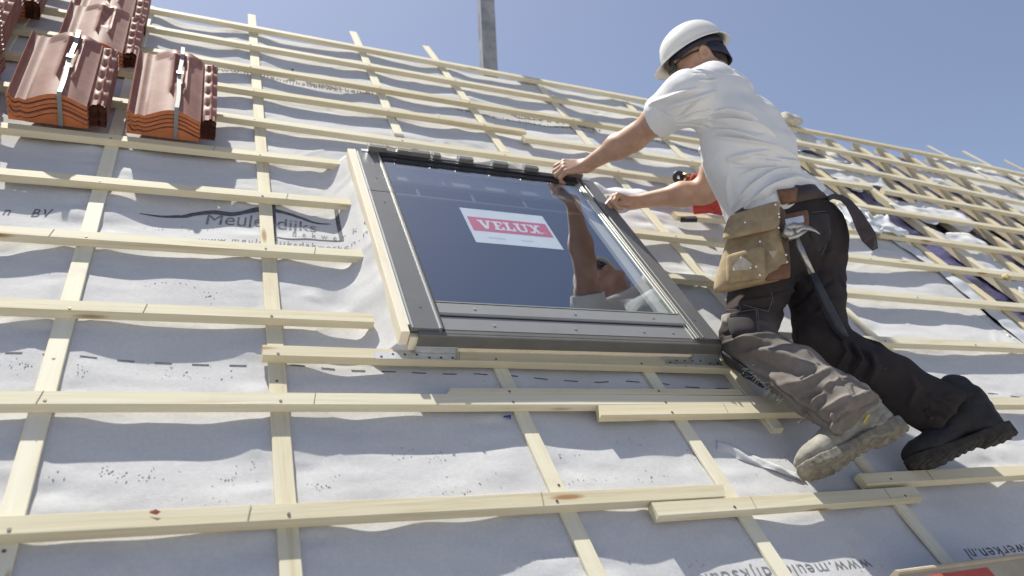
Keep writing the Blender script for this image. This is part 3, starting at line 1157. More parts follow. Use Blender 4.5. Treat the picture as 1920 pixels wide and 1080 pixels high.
def tile_profile(x):
    """height across a tile, x in 0..1: left rim and trough, hump, flange on the right"""
    h = np.zeros_like(x)
    h += .020 * np.exp(-((x - .02) / .022) ** 2)
    h += .006 * np.exp(-((x - .13) / .015) ** 2)
    s = np.clip((x - .20) / .62, 0, 1)
    h += .029 * np.sin(np.pi * s) ** 1.3
    h += np.where(x > .82, -.006, 0)
    h += .008 * np.exp(-((x - .93) / .016) ** 2)
    return h


def tile_mesh(w, L, detail, lift, jit, first=False):
    """one tile: bottom edge at v=0, profile across u, with nibs and ribs on its upper face"""
    xs = np.concatenate([np.linspace(0, .80, 34), [.815, .825], np.linspace(.84, 1, 8)])
    ys = np.linspace(0, 1, 22)
    top = np.zeros((len(xs), len(ys)))
    p = tile_profile(xs)
    for j, y in enumerate(ys):
        hh = p.copy()
        if detail:
            # raised collar at the head end, channels on the hump's crown
            if y > .93: hh = hh + np.where((xs > .22) & (xs < .8), .006, 0)
            rib = np.exp(-((xs - .46) / .018) ** 2) + np.exp(-((xs - .62) / .018) ** 2)
            hh = hh + (.013 * rib if .30 < y < .88 else 0)
            gap = np.exp(-((xs - .54) / .05) ** 2)
            hh = hh - (.010 * gap if y > .45 else 0)
            if .86 < y < .93: hh = hh + .012 * np.exp(-((xs - .54) / .14) ** 8)
            lugs = (int(y * 11) % 2 == 0)
            hh = hh + np.where((xs > .86) & (xs < .98), .008 if lugs else 0, 0)
            hh = hh + .004 * (1 - y) * np.where((xs > .2) & (xs < .82), 1, 0)
        top[:, j] = hh
    th = .011
    nx, ny = len(xs), len(ys)
    V = []
    cut = np.where(xs > .82, .05, 0)
    for i in range(nx):
        for j in range(ny):
            V.append((xs[i] * w + jit[0], max(ys[j] * L, cut[i] if j == 0 else ys[j] * L) + jit[1], top[i, j] + lift))
    for i in range(nx):
        for j in range(ny):
            V.append((xs[i] * w + jit[0], max(ys[j] * L, cut[i] if j == 0 else ys[j] * L) + jit[1], (p[i] * (0 if first else 1)) + lift - th))
    F, M = [], []
    o = nx * ny
    for i in range(nx - 1):
        for j in range(ny - 1):
            a = i * ny + j
            F.append((a, a + ny, a + ny + 1, a + 1)); M.append(0)
            F.append((o + a + 1, o + a + ny + 1, o + a + ny, o + a)); M.append(0)
        a = i * ny
        F.append((a, o + a, o + a + ny, a + ny)); M.append(1)
        a = i * ny + ny - 1
        F.append((a + ny, o + a + ny, o + a, a)); M.append(0)
    for j in range(ny - 1):
        F.append((j, j + 1, o + j + 1, o + j)); M.append(0)
        a = (nx - 1) * ny + j
        F.append((a + 1, a, o + a, o + a + 1)); M.append(0)
    return np.array(V), F, M


def tile_stack(label, u0, v0, w, L, count, rot=0.0, straps=True, n0=.0112, lift=.0155, slip=0.0, tilt=.125):
    root = empty("tile_stack", (u0, v0, 0.0))
    tag(root, label, "tile stack", "strapped stacks of clay roof tiles")
    c, s = math.cos(rot), math.sin(rot)

    def T(V):
        V = np.asarray(V, float)
        Y = V[:, 1] * math.cos(tilt) - V[:, 2] * math.sin(tilt)
        Z = V[:, 2] * math.cos(tilt) + V[:, 1] * math.sin(tilt)
        return np.column_stack([u0 + c * V[:, 0] - s * Y, v0 + s * V[:, 0] + c * Y, Z])
    for k in range(count):
        top = k == count - 1
        V, F, M = tile_mesh(w, L, top, n0 + k * lift, (rng.normal(0, .0012), rng.normal(0, .002) + slip * k), k == 0)
        o = mesh_obj("tile", T(V), F, [M_TILE, M_CLAY], root, None, True, M)
        try:
            o.data.set_sharp_from_angle(angle=math.radians(35))
        except Exception:
            pass
    if straps:
        # a band over the crown and down the front
        zt = n0 + (count - 1) * lift
        x = .54
        path = [(x * w, -.003, n0 - .010), (x * w, -.004, zt + .02), (x * w, -.003, zt + float(tile_profile(np.array([x]))[0]) + .003)]
        for y in np.linspace(.01, .99, 16):
            path.append((x * w + .002 * math.sin(9 * y), y * L, zt + float(tile_profile(np.array([x]))[0]) + .012 + (.006 if y > .85 else 0)))
        path.append((x * w, L + .004, zt))
        path.append((x * w, L + .004, n0 - .008))
        path = T(path)
        V, F = [], []
        hw = .0062
        for i, p in enumerate(path):
            for dx in (-hw, hw):
                for dz in (0, 1):
                    q = np.array(p)
                    q = q + np.array([dx * c, dx * s, 0])
                    if i < 3: q = q + np.array([s, -c, 0]) * dz * .0012
                    elif i > len(path) - 3: q = q + np.array([-s, c, 0]) * dz * .0012
                    else: q = q + np.array([0, 0, dz * .0012])
                    V.append(q)
        for i in range(len(path) - 1):
            a = i * 4
            b = a + 4
            F += [(a + 1, a + 3, b + 3, b + 1), (a, b, b + 2, a + 2), (a, a + 1, b + 1, b), (a + 2, b + 2, b + 3, a + 3)]
        fix_normals(mesh_obj("strap", V, F, M_STRAP, root))
        # seal
        mb = MB()
        q = T([(x * w, L * .55, zt + float(tile_profile(np.array([x]))[0]) + .0145)])[0]
        mb.box((q[0] - .010, q[1] - .012, q[2]), (q[0] + .010, q[1] + .012, q[2] + .003), 0, .001)
        mb.build("strap_seal", M_GALV, root)


tile_stack("front left strapped tile stack on the batten, left of its twin", -.522, 2.458, .258, .42, 5, .0)
tile_stack("front strapped tile stack nearest the skylight", -.203, 2.464, .262, .42, 5, -.0)
tile_stack("tile stack with bare rounded tops just behind the front left stack", -.475, 3.015, .258, .34, 4, .0, False)
tile_stack("tile stack on the topmost battens at left, behind another stack", -.475, 3.365, .258, .36, 4, .0, False, n0=.02)
tile_stack("tile stack cut off by the left picture edge, behind the front stacks", -.905, 2.93, .275, .42, 6, .0, True)
tile_stack("tall unseen tile pile added beyond the left picture edge to shade the membrane", -.86, 2.458, .258, .40, 15, .0, False, tilt=.0)  # added out of view to cast the soft shade at left
tile_stack("small visible corner of a tile stack at the top left picture corner", -.85, 3.36, .262, .46, 5, .0, False)


# ------------------------------------------------------------------ implicit surfaces for the worker
def smin(a, b, k):
    h = np.clip(.5 + .5 * (b - a) / k, 0, 1)
    return b + (a - b) * h - k * h * (1 - h)


def rcone(p, a, b, ra, rb, sq=None, ax=None):
    """distance to a tapered capsule; sq < 1 flattens it along ax"""
    a, b = np.asarray(a, float), np.asarray(b, float)
    if sq is not None:
        ax = np.asarray(ax, float) / np.linalg.norm(ax)
        k = 1 / sq - 1
        c = a
        p = p + k * ((p - c) @ ax)[..., None] * ax
        b = b + k * ((b - c) @ ax) * ax
    ba = b - a
    l2 = ba @ ba
    t = np.clip(((p - a) @ ba) / max(l2, 1e-9), 0, 1)
    d = np.linalg.norm(p - a - t[..., None] * ba, axis=-1) - (ra + (rb - ra) * t)
    return d * (sq if sq is not None else 1.0) ** .5


def ellip(p, c, axes, r):
    """axes: 3 unit rows, r: 3 radii"""
    q = (p - np.asarray(c)) @ np.asarray(axes).T
    k0 = np.linalg.norm(q / r, axis=-1)
    k1 = np.linalg.norm(q / (np.asarray(r) ** 2), axis=-1)
    return k0 * (k0 - 1.0) / np.maximum(k1, 1e-9)


def rbox(p, c, axes, half, rad):
    q = np.abs((p - np.asarray(c)) @ np.asarray(axes).T) - (np.asarray(half) - rad)
    return np.linalg.norm(np.maximum(q, 0), axis=-1) + np.minimum(q.max(-1), 0) - rad


def nets(f, lo, hi, h):
    lo, hi = np.asarray(lo, float), np.asarray(hi, float)
    n = np.ceil((hi - lo) / h).astype(int) + 1
    xs = [lo[i] + h * np.arange(n[i]) for i in range(3)]
    G = np.stack(np.meshgrid(*xs, indexing='ij'), -1)
    D = np.empty(n)
    for i in range(0, n[0], 24):
        D[i:i + 24] = f(G[i:i + 24])
    S = D < 0
    cnt = np.zeros(n - 1)
    acc = np.zeros((*(n - 1), 3))
    corners = [(i, j, k) for i in (0, 1) for j in (0, 1) for k in (0, 1)]

    def sub(A, c): return A[c[0]:n[0] - 1 + c[0], c[1]:n[1] - 1 + c[1], c[2]:n[2] - 1 + c[2]]
    for c in corners:
        for ax in range(3):
            if c[ax]: continue
            e = list(c)
            e[ax] = 1
            s0, s1 = sub(S, c), sub(S, e)
            m = s0 != s1
            d0, d1 = sub(D, c)[m], sub(D, e)[m]
            t = d0 / (d0 - d1)
            pt = np.tile(np.array(c, float), (len(t), 1))
            pt[:, ax] += t
            acc[m] += pt
            cnt[m] += 1
    idx = -np.ones(n - 1, int)
    act = cnt > 0
    ijk = np.argwhere(act)
    idx[act] = np.arange(len(ijk))
    V = lo + h * (ijk + acc[act] / cnt[act][:, None])
    F = []
    for ax in range(3):
        o1, o2 = (ax + 1) % 3, (ax + 2) % 3
        sl0 = [slice(1, n[i] - 1) for i in range(3)]
        sl1 = [slice(1, n[i] - 1) for i in range(3)]
        sl0[ax] = slice(0, n[ax] - 1)
        sl1[ax] = slice(1, n[ax])
        m = S[tuple(sl0)] != S[tuple(sl1)]
        q = np.argwhere(m)
        for i in range(3):
            if i != ax: q[:, i] += 1
        inside = S[q[:, 0], q[:, 1], q[:, 2]]

        def cell(d1, d2):
            r = q.copy()
            r[:, o1] -= d1
            r[:, o2] -= d2
            return idx[r[:, 0], r[:, 1], r[:, 2]]
        quad = np.stack([cell(0, 0), cell(1, 0), cell(1, 1), cell(0, 1)], -1)
        quad[~inside] = quad[~inside][:, ::-1]
        F.append(quad)
    F = np.concatenate(F)
    F = F[(F >= 0).all(1)]
    for _ in range(2):
        d = f(V)
        g = grad(f, V)
        V = V - np.clip(d, -h, h)[:, None] * g * .8
    return V, F


def grad(f, V, e=.0015):
    g = np.stack([f(V + e * a) - f(V - e * a) for a in np.eye(3)], -1)
    return g / np.maximum(np.linalg.norm(g, axis=-1, keepdims=True), 1e-9)


def march(f, x, y, t0=1.3, t1=3.6):
    d = ray(x, y)
    L = np.linalg.norm(d)
    t = t0
    for _ in range(120):
        p = d * t + np.array([0, 0, CAM_N])
        s = float(f(p[None])[0])
        if s < .0006: return p
        t += max(s, .0006) / L * .8
        if t > t1: return None
    return None


def marchline(f, pix, n=14):
    pix = np.array(pix, float)
    t = np.linspace(0, len(pix) - 1, n)
    xs, ys = np.interp(t, range(len(pix)), pix[:, 0]), np.interp(t, range(len(pix)), pix[:, 1])
    out = [march(f, x, y) for x, y in zip(xs, ys)]
    return np.array([p for p in out if p is not None])


def polydist(V, P):
    best = np.full(len(V), 1e9)
    par = np.zeros(len(V))
    m = len(P) - 1
    for i in range(m):
        a, b = P[i], P[i + 1]
        ba = b - a
        t = np.clip(((V - a) @ ba) / max(ba @ ba, 1e-12), 0, 1)
        d = np.linalg.norm(V - a - t[:, None] * ba, axis=1)
        k = d < best
        best[k] = d[k]
        par[k] = (i + t[k]) / m
    return best, par


G3 = np.random.default_rng(99).normal(0, 1, (24, 24, 24))


def noise3(p, s, an=None, off=0.0):
    q = np.asarray(p) / s
    if an is not None: q = q * an
    q = np.mod(q + 11.7 + off, 23)
    i = np.floor(q).astype(int)
    f = q - i
    f = f * f * (3 - 2 * f)
    j = (i + 1) % 24
    r = 0
    for a in (0, 1):
        for b in (0, 1):
            for c in (0, 1):
                w = (f[..., 0] if a else 1 - f[..., 0]) * (f[..., 1] if b else 1 - f[..., 1]) * (f[..., 2] if c else 1 - f[..., 2])
                r = r + w * G3[(j if a else i)[..., 0], (j if b else i)[..., 1], (j if c else i)[..., 2]]
    return r


def refine(V, F, f):
    """split every quad in four and settle the new points on the surface"""
    F = np.asarray(F)
    e = np.sort(np.concatenate([F[:, [0, 1]], F[:, [1, 2]], F[:, [2, 3]], F[:, [3, 0]]]), axis=1)
    key = e[:, 0] * len(V) + e[:, 1]
    uq, inv = np.unique(key, return_inverse=True)
    ea, eb = uq // len(V), uq % len(V)
    n0, n1, m = len(V), len(uq), len(F)
    V2 = np.concatenate([V, (V[ea] + V[eb]) / 2, V[F].mean(1)])
    inv = inv.reshape(4, m) + n0
    c = n0 + n1 + np.arange(m)
    F2 = np.concatenate([np.stack([F[:, i], inv[i], c, inv[(i - 1) % 4]], -1) for i in range(4)])
    g = grad(f, V2)
    V2 = V2 - np.clip(f(V2), -.002, .002)[:, None] * g * .7
    return V2, F2


def fold(f, V, Nn, strokes):
    """raise (amp > 0) or sink soft ridges running along strokes drawn over the cloth"""
    D = np.zeros(len(V))
    for pix, w, amp in strokes:
        P = marchline(f, pix)
        if len(P) < 2: continue
        d, par = polydist(V, P)
        env = np.clip(np.sin(np.pi * np.clip(par, .0, 1.0)), 0, 1) ** .5
        D += amp * env * np.exp(-(d / w) ** 2)
    return V + D[:, None] * Nn


def worker():
    J = dict(la=PT(1612, 785, 1.89), lk=PT(1400, 645, 2.21), lh=PT(1440, 455, 2.45), ra=PT(1785, 785, 2.09), rk=PT(1540, 640, 2.31),
             rh=PT(1518, 440, 2.54), ch=PT(1345, 160, 2.63), ls=PT(1285, 183, 2.51), rs=PT(1382, 196, 2.78), le=PT(1187, 260, 2.70),
             lw=PT(1098, 311, 2.88), re=PT(1320, 360, 2.80), rw=PT(1183, 380, 2.86), hd=PT(1310, 119, 2.87))
    hm = (J['lh'] + J['rh']) / 2
    up = J['ch'] - hm
    tl = np.linalg.norm(up)
    up /= tl
    rt = (J['rh'] - J['lh']) / .196 + (J['rs'] - J['ls']) / .35
    rt -= (rt @ up) * up
    rt /= np.linalg.norm(rt)
    fw = np.cross(up, rt)
    WUP = np.array([0, ST, CT])
    person = empty("person", J['lk'] - np.array([0, 0, .07]))
    tag(person, "worker in white helmet, white t-shirt and dark trousers kneeling beside the skylight", "person")

    # ---------------------------------------------------------------- trousers
    def f_tr(p):
        L, R = J['lk'], J['rk']
        back = -fw
        d = rcone(p, J['lh'] + up * .01, J['rh'] + up * .01 - rt * .015, .115, .110)
        d = smin(d, rcone(p, hm + up * .02, hm + up * .14 + back * .01, .150, .146, .80, fw), .06)
        d = smin(d, ellip(p, J['lh'] + back * .022 - up * .02 + rt * .01, [rt, up, fw], np.array([.095, .115, .095])), .05)
        d = smin(d, ellip(p, J['rh'] + back * .018 - up * .02 - rt * .022, [rt, up, fw], np.array([.095, .115, .095])), .04)
        dl = rcone(p, J['lh'] - up * .01, L, .104, .074)
        sl = (J['la'] - L)
        dl = smin(dl, rcone(p, L + sl * .03, L + sl * .5, .074, .072), .035)
        dl = smin(dl, rcone(p, L + sl * .5, L + sl * .97, .072, .076), .035)
        dr = rcone(p, J['rh'] - up * .01, R, .104, .076)
        sr = (J['ra'] - R)
        dr = smin(dr, rcone(p, R + sr * .03, R + sr * .5, .076, .074), .035)
        dr = smin(dr, rcone(p, R + sr * .5, R + sr * .98, .074, .080), .035)
        # hems
        for s_, e_ in ((sl, J['la']), (sr, J['ra'])):
            dd = s_ / np.linalg.norm(s_)
            cut = (p - (e_ - dd * .004)) @ dd
            near = np.linalg.norm(p - e_, axis=-1) < .2
            if s_ is sl: dl = np.where(near, np.maximum(dl, cut), dl)
            else: dr = np.where(near, np.maximum(dr, cut), dr)
        d = smin(smin(d, dl, .045), smin(d, dr, .045), .012)
        waist = (p - (hm + up * .135 - fw * .0)) @ up
        return np.maximum(d, waist)
    ex = np.array([J[k] for k in ('la', 'lk', 'lh', 'ra', 'rk', 'rh')])
    V, F = nets(f_tr, ex.min(0) - .17, ex.max(0) + .20, .0066)
    V, F = refine(V, F, f_tr)
    g = grad(f_tr, V)
    S = [
        # left shin
        ([(1380, 640), (1430, 628), (1480, 632)], .016, .008), ([(1375, 668), (1440, 690), (1500, 700)], .016, -.007),
        ([(1400, 655), (1470, 665), (1530, 690)], .018, .009), ([(1460, 720), (1510, 715), (1560, 690)], .014, .008),
        ([(1500, 745), (1540, 735), (1570, 712)], .010, -.010), ([(1520, 760), (1555, 720), (1600, 705)], .010, .010),
        ([(1530, 775), (1580, 748), (1640, 735)], .012, .008), ([(1545, 800), (1590, 775), (1630, 760)], .009, -.008),
        ([(1440, 700), (1490, 740), (1530, 770)], .010, .006), ([(1600, 780), (1630, 760), (1660, 742)], .007, -.007),
        ([(1560, 770), (1565, 800), (1575, 815)], .008, .008), ([(1480, 735), (1505, 765), (1525, 790)], .009, -.008),
        # left knee and thigh
        ([(1350, 610), (1400, 600), (1440, 605)], .010, .007), ([(1345, 630), (1390, 618), (1450, 625)], .008, -.008),
        ([(1352, 645), (1390, 636), (1430, 640)], .007, .007), ([(1345, 590), (1400, 575), (1460, 570)], .010, -.006),
        ([(1390, 570), (1440, 560), (1500, 540)], .012, .006), ([(1460, 590), (1500, 560), (1540, 520)], .012, -.010),
        ([(1455, 620), (1490, 640), (1500, 600)], .012, -.006), ([(1365, 665), (1420, 650), (1450, 645)], .008, -.006),
        # right leg
        ([(1575, 630), (1590, 660), (1570, 690)], .010, .009), ([(1600, 640), (1620, 675), (1600, 705)], .010, .009),
        ([(1630, 655), (1645, 690), (1630, 720)], .012, .009), ([(1590, 635), (1605, 668), (1588, 695)], .007, -.008),
        ([(1615, 648), (1634, 682), (1615, 712)], .007, -.008), ([(1700, 700), (1720, 730), (1700, 765)], .012, .007),
        ([(1740, 740), (1780, 760), (1800, 800)], .010, .009), ([(1770, 740), (1810, 750), (1840, 770)], .010, .008),
        ([(1720, 770), (1760, 775), (1790, 800)], .010, -.008),
        # seat
        ([(1545, 400), (1555, 450), (1530, 520)], .012, -.005), ([(1500, 470), (1540, 480), (1565, 470)], .016, .005),
        ([(1500, 520), (1535, 540), (1565, 520)], .012, -.007), ([(1490, 560), (1530, 590), (1560, 560)], .013, .006)]
    V = fold(f_tr, V, g, [(p_, w_ * .72, a_ * 1.45) for p_, w_, a_ in S])
    wr = noise3(V, .055) * .0028 + noise3(V, .026, off=3.1) * .0012 - np.abs(noise3(V, .085, np.array([1.0, .7, 1.4]), off=7.7)) * .0060 + .003
    V = V + g * wr[:, None]

    def trouser_mat():
        m, nt, b = mat("work_trousers")
        v = coords(nt, (1, 1, 1), False)
        n1 = N(nt, "ShaderNodeTexNoise", Scale=5.0, Detail=8.0, Roughness=.62)
        nt.links.new(v, n1.inputs["Vector"])
        c = ramp(nt, n1.outputs[0], [(.35, (.033, .027, .027)), (.65, (.051, .042, .041))])
        # dust plus sunlit paleness painted into the cloth, by distance down the leg
        tc = N(nt, "ShaderNodeTexCoord")
        sx = N(nt, "ShaderNodeSeparateXYZ")
        nt.links.new(tc.outputs["Object"], sx.inputs[0])
        mr = N(nt, "ShaderNodeMapRange")
        mr.inputs[1].default_value, mr.inputs[2].default_value = .03, -.09
        nt.links.new(sx.outputs[1], mr.inputs[0])
        n2 = N(nt, "ShaderNodeTexNoise", Scale=9.0, Detail=8.0, Roughness=.7)
        nt.links.new(v, n2.inputs["Vector"])
        k2 = ramp(nt, n2.outputs[0], [(.30, (.45, .45, .45)), (.66, (1, 1, 1))])
        mu = N(nt, "ShaderNodeMath", operation='MULTIPLY')
        nt.links.new(mr.outputs[0], mu.inputs[0])
        nt.links.new(k2, mu.inputs[1])
        # front leg only; the rear leg's shade is kept in its dark colour
        mr2 = N(nt, "ShaderNodeMapRange")
        mr2.inputs[1].default_value, mr2.inputs[2].default_value = .22, .15
        nt.links.new(sx.outputs[0], mr2.inputs[0])
        mu2 = N(nt, "ShaderNodeMath", operation='MULTIPLY')
        nt.links.new(mu.outputs[0], mu2.inputs[0])
        nt.links.new(mr2.outputs[0], mu2.inputs[1])
        c = mixc(nt, mu2.outputs[0], c, (.215, .19, .172))
        n3 = N(nt, "ShaderNodeTexNoise", Scale=70.0, Detail=3.0)
        nt.links.new(v, n3.inputs["Vector"])
        k3 = ramp(nt, n3.outputs[0], [(.72, (0, 0, 0)), (.80, (.4, .4, .4))])
        c = mixc(nt, k3, c, (.30, .28, .24))
        nt.links.new(c, b.inputs["Base Color"])
        b.inputs["Roughness"].default_value = .92
        b.inputs["Specular IOR Level"].default_value = .15
        n4 = N(nt, "ShaderNodeTexNoise", Scale=260.0, Detail=3.0)
        nt.links.new(v, n4.inputs["Vector"])
        bump(nt, b, n4.outputs[0], .35, .0015)
        return m
    M_TR = trouser_mat()
    tro = mesh_obj("trousers", V, F, M_TR, person, None, True)
    # pockets, seams and knee patches sewn on the trousers
    M_STITCH = plain("pale_thread", (.15, .14, .135), .8)

    def seam(pix, r=.0008, lift=.0025, m=M_STITCH, parent=tro, f=f_tr, dash=False, name="stitching", n=22):
        P = marchline(f, pix, n)
        if len(P) < 3: return
        g_ = grad(f, P)
        P = P + g_ * lift
        mb = MB()
        if dash:
            for i in range(0, len(P) - 1, 2): mb.tube([P[i], P[i + 1]], r, 5)
        else: mb.tube(P, r, 5)
        mb.build(name, m, parent)
    seam([(1392, 572), (1440, 585), (1448, 560), (1445, 548)])
    seam([(1345, 583), (1390, 581), (1385, 572)])
    seam([(1350, 593), (1420, 580), (1424, 630)])
    seam([(1417, 583), (1421, 630)], .0012)
    seam([(1500, 485), (1540, 478), (1556, 440), (1553, 400)])
    seam([(1512, 400), (1552, 396)])
    seam([(1385, 680), (1450, 720), (1520, 770), (1560, 800)], .0016, .004)
    seam([(1388, 690), (1452, 730), (1515, 778)], .0012, .004)

    def patch(name, quad, thick, m, parent, f, nx=14, ny=14, bulge=0.0, lift=.002, rag=0.0, rnd=.0):
        """a sewn-on piece following the cloth under a picture quad (tl, tr, br, bl)"""
        q = np.array(quad, float)
        P = np.zeros((nx, ny, 3))
        ok = np.ones((nx, ny), bool)
        for i in range(nx):
            for j in range(ny):
                a, b_ = i / (nx - 1), j / (ny - 1)
                x, y = (q[0] * (1 - a) + q[1] * a) * (1 - b_) + (q[3] * (1 - a) + q[2] * a) * b_
                if rag: x, y = x + rag * rng.normal() * (i in (0, nx - 1)), y + rag * rng.normal() * (j in (0, ny - 1))
                r_ = march(f, x, y)
                if r_ is None: ok[i, j] = False
                else: P[i, j] = r_
        fl = P.reshape(-1, 3)
        okf = ok.ravel()
        gr = np.zeros_like(fl)
        gr[okf] = grad(f, fl[okf])
        A, B = np.meshgrid(np.linspace(-1, 1, nx), np.linspace(-1, 1, ny), indexing='ij')
        prof = ((1 - A ** 4) * (1 - B ** 4)).ravel()
        top = fl + gr * (lift + thick + bulge * prof)[:, None] if not np.isscalar(lift) else fl + gr * (lift + thick * (.35 + .65 * np.clip(prof * 3, 0, 1)) + bulge * prof)[:, None]
        bot = fl + gr * (lift - .001)
        nV = nx * ny
        Fc = []
        for i in range(nx - 1):
            for j in range(ny - 1):
                c = [i * ny + j, (i + 1) * ny + j, (i + 1) * ny + j + 1, i * ny + j + 1]
                if okf[c].all():
                    Fc.append(tuple(c))
                    Fc.append(tuple(reversed([k + nV for k in c])))
                    if i == 0: Fc.append((c[0], c[3], c[3] + nV, c[0] + nV))
                    if i == nx - 2: Fc.append((c[2], c[1], c[1] + nV, c[2] + nV))
                    if j == 0: Fc.append((c[1], c[0], c[0] + nV, c[1] + nV))
                    if j == ny - 2: Fc.append((c[3], c[2], c[2] + nV, c[3] + nV))
        o = mesh_obj(name, np.concatenate([top, bot]), Fc, m, parent, None, True)
        return fix_normals(o)
    M_TR2 = plain("pocket_cloth", (.030, .025, .027), .95, noise=.35, nscale=14, bumps=.3, bscale=260)
    M_DUST = plain("dusty_cloth", (.21, .19, .165), .95, noise=.4, nscale=22, bumps=.4, bscale=200)
    patch("thigh_pocket", [(1362, 597), (1416, 586), (1421, 632), (1374, 634)], .004, M_TR2, tro, f_tr, bulge=.010)
    patch("pocket_flap", [(1342, 592), (1372, 588), (1366, 606), (1346, 610)], .004, M_DUST, tro, f_tr, 8, 8, .004)
    patch("hip_pocket", [(1506, 402), (1554, 400), (1556, 450), (1530, 478)], .003, M_TR2, tro, f_tr, bulge=.002)
    patch("knee_patch", [(1352, 655), (1385, 678), (1440, 730), (1405, 715)], .004, plain("knee_patch_cloth", (.028, .030, .034), .9, noise=.5, nscale=30), tro, f_tr, 12, 12, .004)
    mb = MB()
    for _ in range(70):
        t = rng.random()
        x, y = 1390 + 75 * t + rng.normal(0, 4), 686 + 62 * t + rng.normal(0, 6)
        p0 = march(f_tr, x, y)
        if p0 is None: continue
        n_ = grad(f_tr, p0[None])[0]
        e = p0 + n_ * .012 + rng.normal(0, .006, 3)
        mb.tube([p0, (p0 + e) / 2 + rng.normal(0, .002, 3), e], [.0011, .0009, .0004], 4)
    mb.build("frayed_threads", plain("frayed_thread", (.34, .37, .36), .9), tro)

    # ---------------------------------------------------------------- t-shirt
    sl_end = J['ls'] + (J['le'] - J['ls']) * .50
    sr_end = J['rs'] + (J['re'] - J['rs']) * .60
    nd = J['hd'] - J['ch']
    nd /= np.linalg.norm(nd)

    def f_sh(p):
        back = -fw
        d = rcone(p, hm + up * .10 + fw * .012, hm + up * .33 + fw * .005, .158, .170, .72, fw)
        d = smin(d, rcone(p, hm + up * .33 + fw * .005, hm + up * .44, .168, .135, .74, fw), .05)
        d = smin(d, rcone(p, J['ls'] - up * .012 + rt * .02, J['rs'] - up * .012 - rt * .02, .082, .082), .055)
        d = smin(d, rcone(p, J['ch'] - up * .05, J['ch'] + nd * .050 + up * .004, .090, .064), .05)
        d = smin(d, rcone(p, J['ls'] + up * .02 + rt * .03, J['ch'] + up * .015 - rt * .02, .070, .066), .04)
        d = smin(d, rcone(p, hm + up * .42 + rt * .07 - fw * .05, hm + up * .34 + rt * .08 - fw * .04, .06, .06), .06)
        d = smin(d, rcone(p, hm + up * .42 - rt * .07 - fw * .05, hm + up * .34 - rt * .08 - fw * .04, .06, .06), .06)
        # loose front hanging forward
        d = smin(d, rcone(p, hm + up * .32 + fw * .07, hm + up * .05 + fw * .09 - rt * .02, .085, .085), .07)
        # roll of cloth over the belt
        d = smin(d, rcone(p, hm + up * .115 - fw * .045 - rt * .10, hm + up * .115 - fw * .045 + rt * .10, .082, .082), .05)
        a1 = J['le'] - J['ls']
        a1 = a1 / np.linalg.norm(a1)
        ds = rcone(p, J['ls'], sl_end + a1 * .03, .082, .068)
        ds = np.maximum(ds, (p - sl_end) @ (a1 * .97 + up * .12))
        d = smin(d, ds, .035)
        a2 = J['re'] - J['rs']
        a2 = a2 / np.linalg.norm(a2)
        ds = rcone(p, J['rs'], sr_end + a2 * .03, .080, .072)
        ds = np.maximum(ds, (p - sr_end) @ a2)
        d = smin(d, ds, .035)
        # hem
        hc = hm + up * .098
        hn = -up + rt * .32 + fw * .22
        hn = hn / np.linalg.norm(hn)
        near = (p - hm) @ up < .22
        d = np.where(near, np.maximum(d, (p - hc) @ hn), d)
        # neck opening
        d = np.maximum(d, (p - (J['ch'] + nd * .052)) @ (nd * .8 - fw * .25 + up * .2))
        d = np.maximum(d, -rcone(p, J['ch'] + nd * .030, J['ch'] + nd * .15, .056, .060))
        # hollow sleeve end
        d = np.maximum(d, -rcone(p, sl_end - a1 * .035, sl_end + a1 * .08, .052, .063))
        return d
    V, F = nets(f_sh, np.minimum(np.minimum(J['ls'], J['rs']), hm) - .26, np.maximum(np.maximum(J['ls'], J['rs']), hm) + .26, .0056)
    V, F = refine(V, F, f_sh)
    g = grad(f_sh, V)
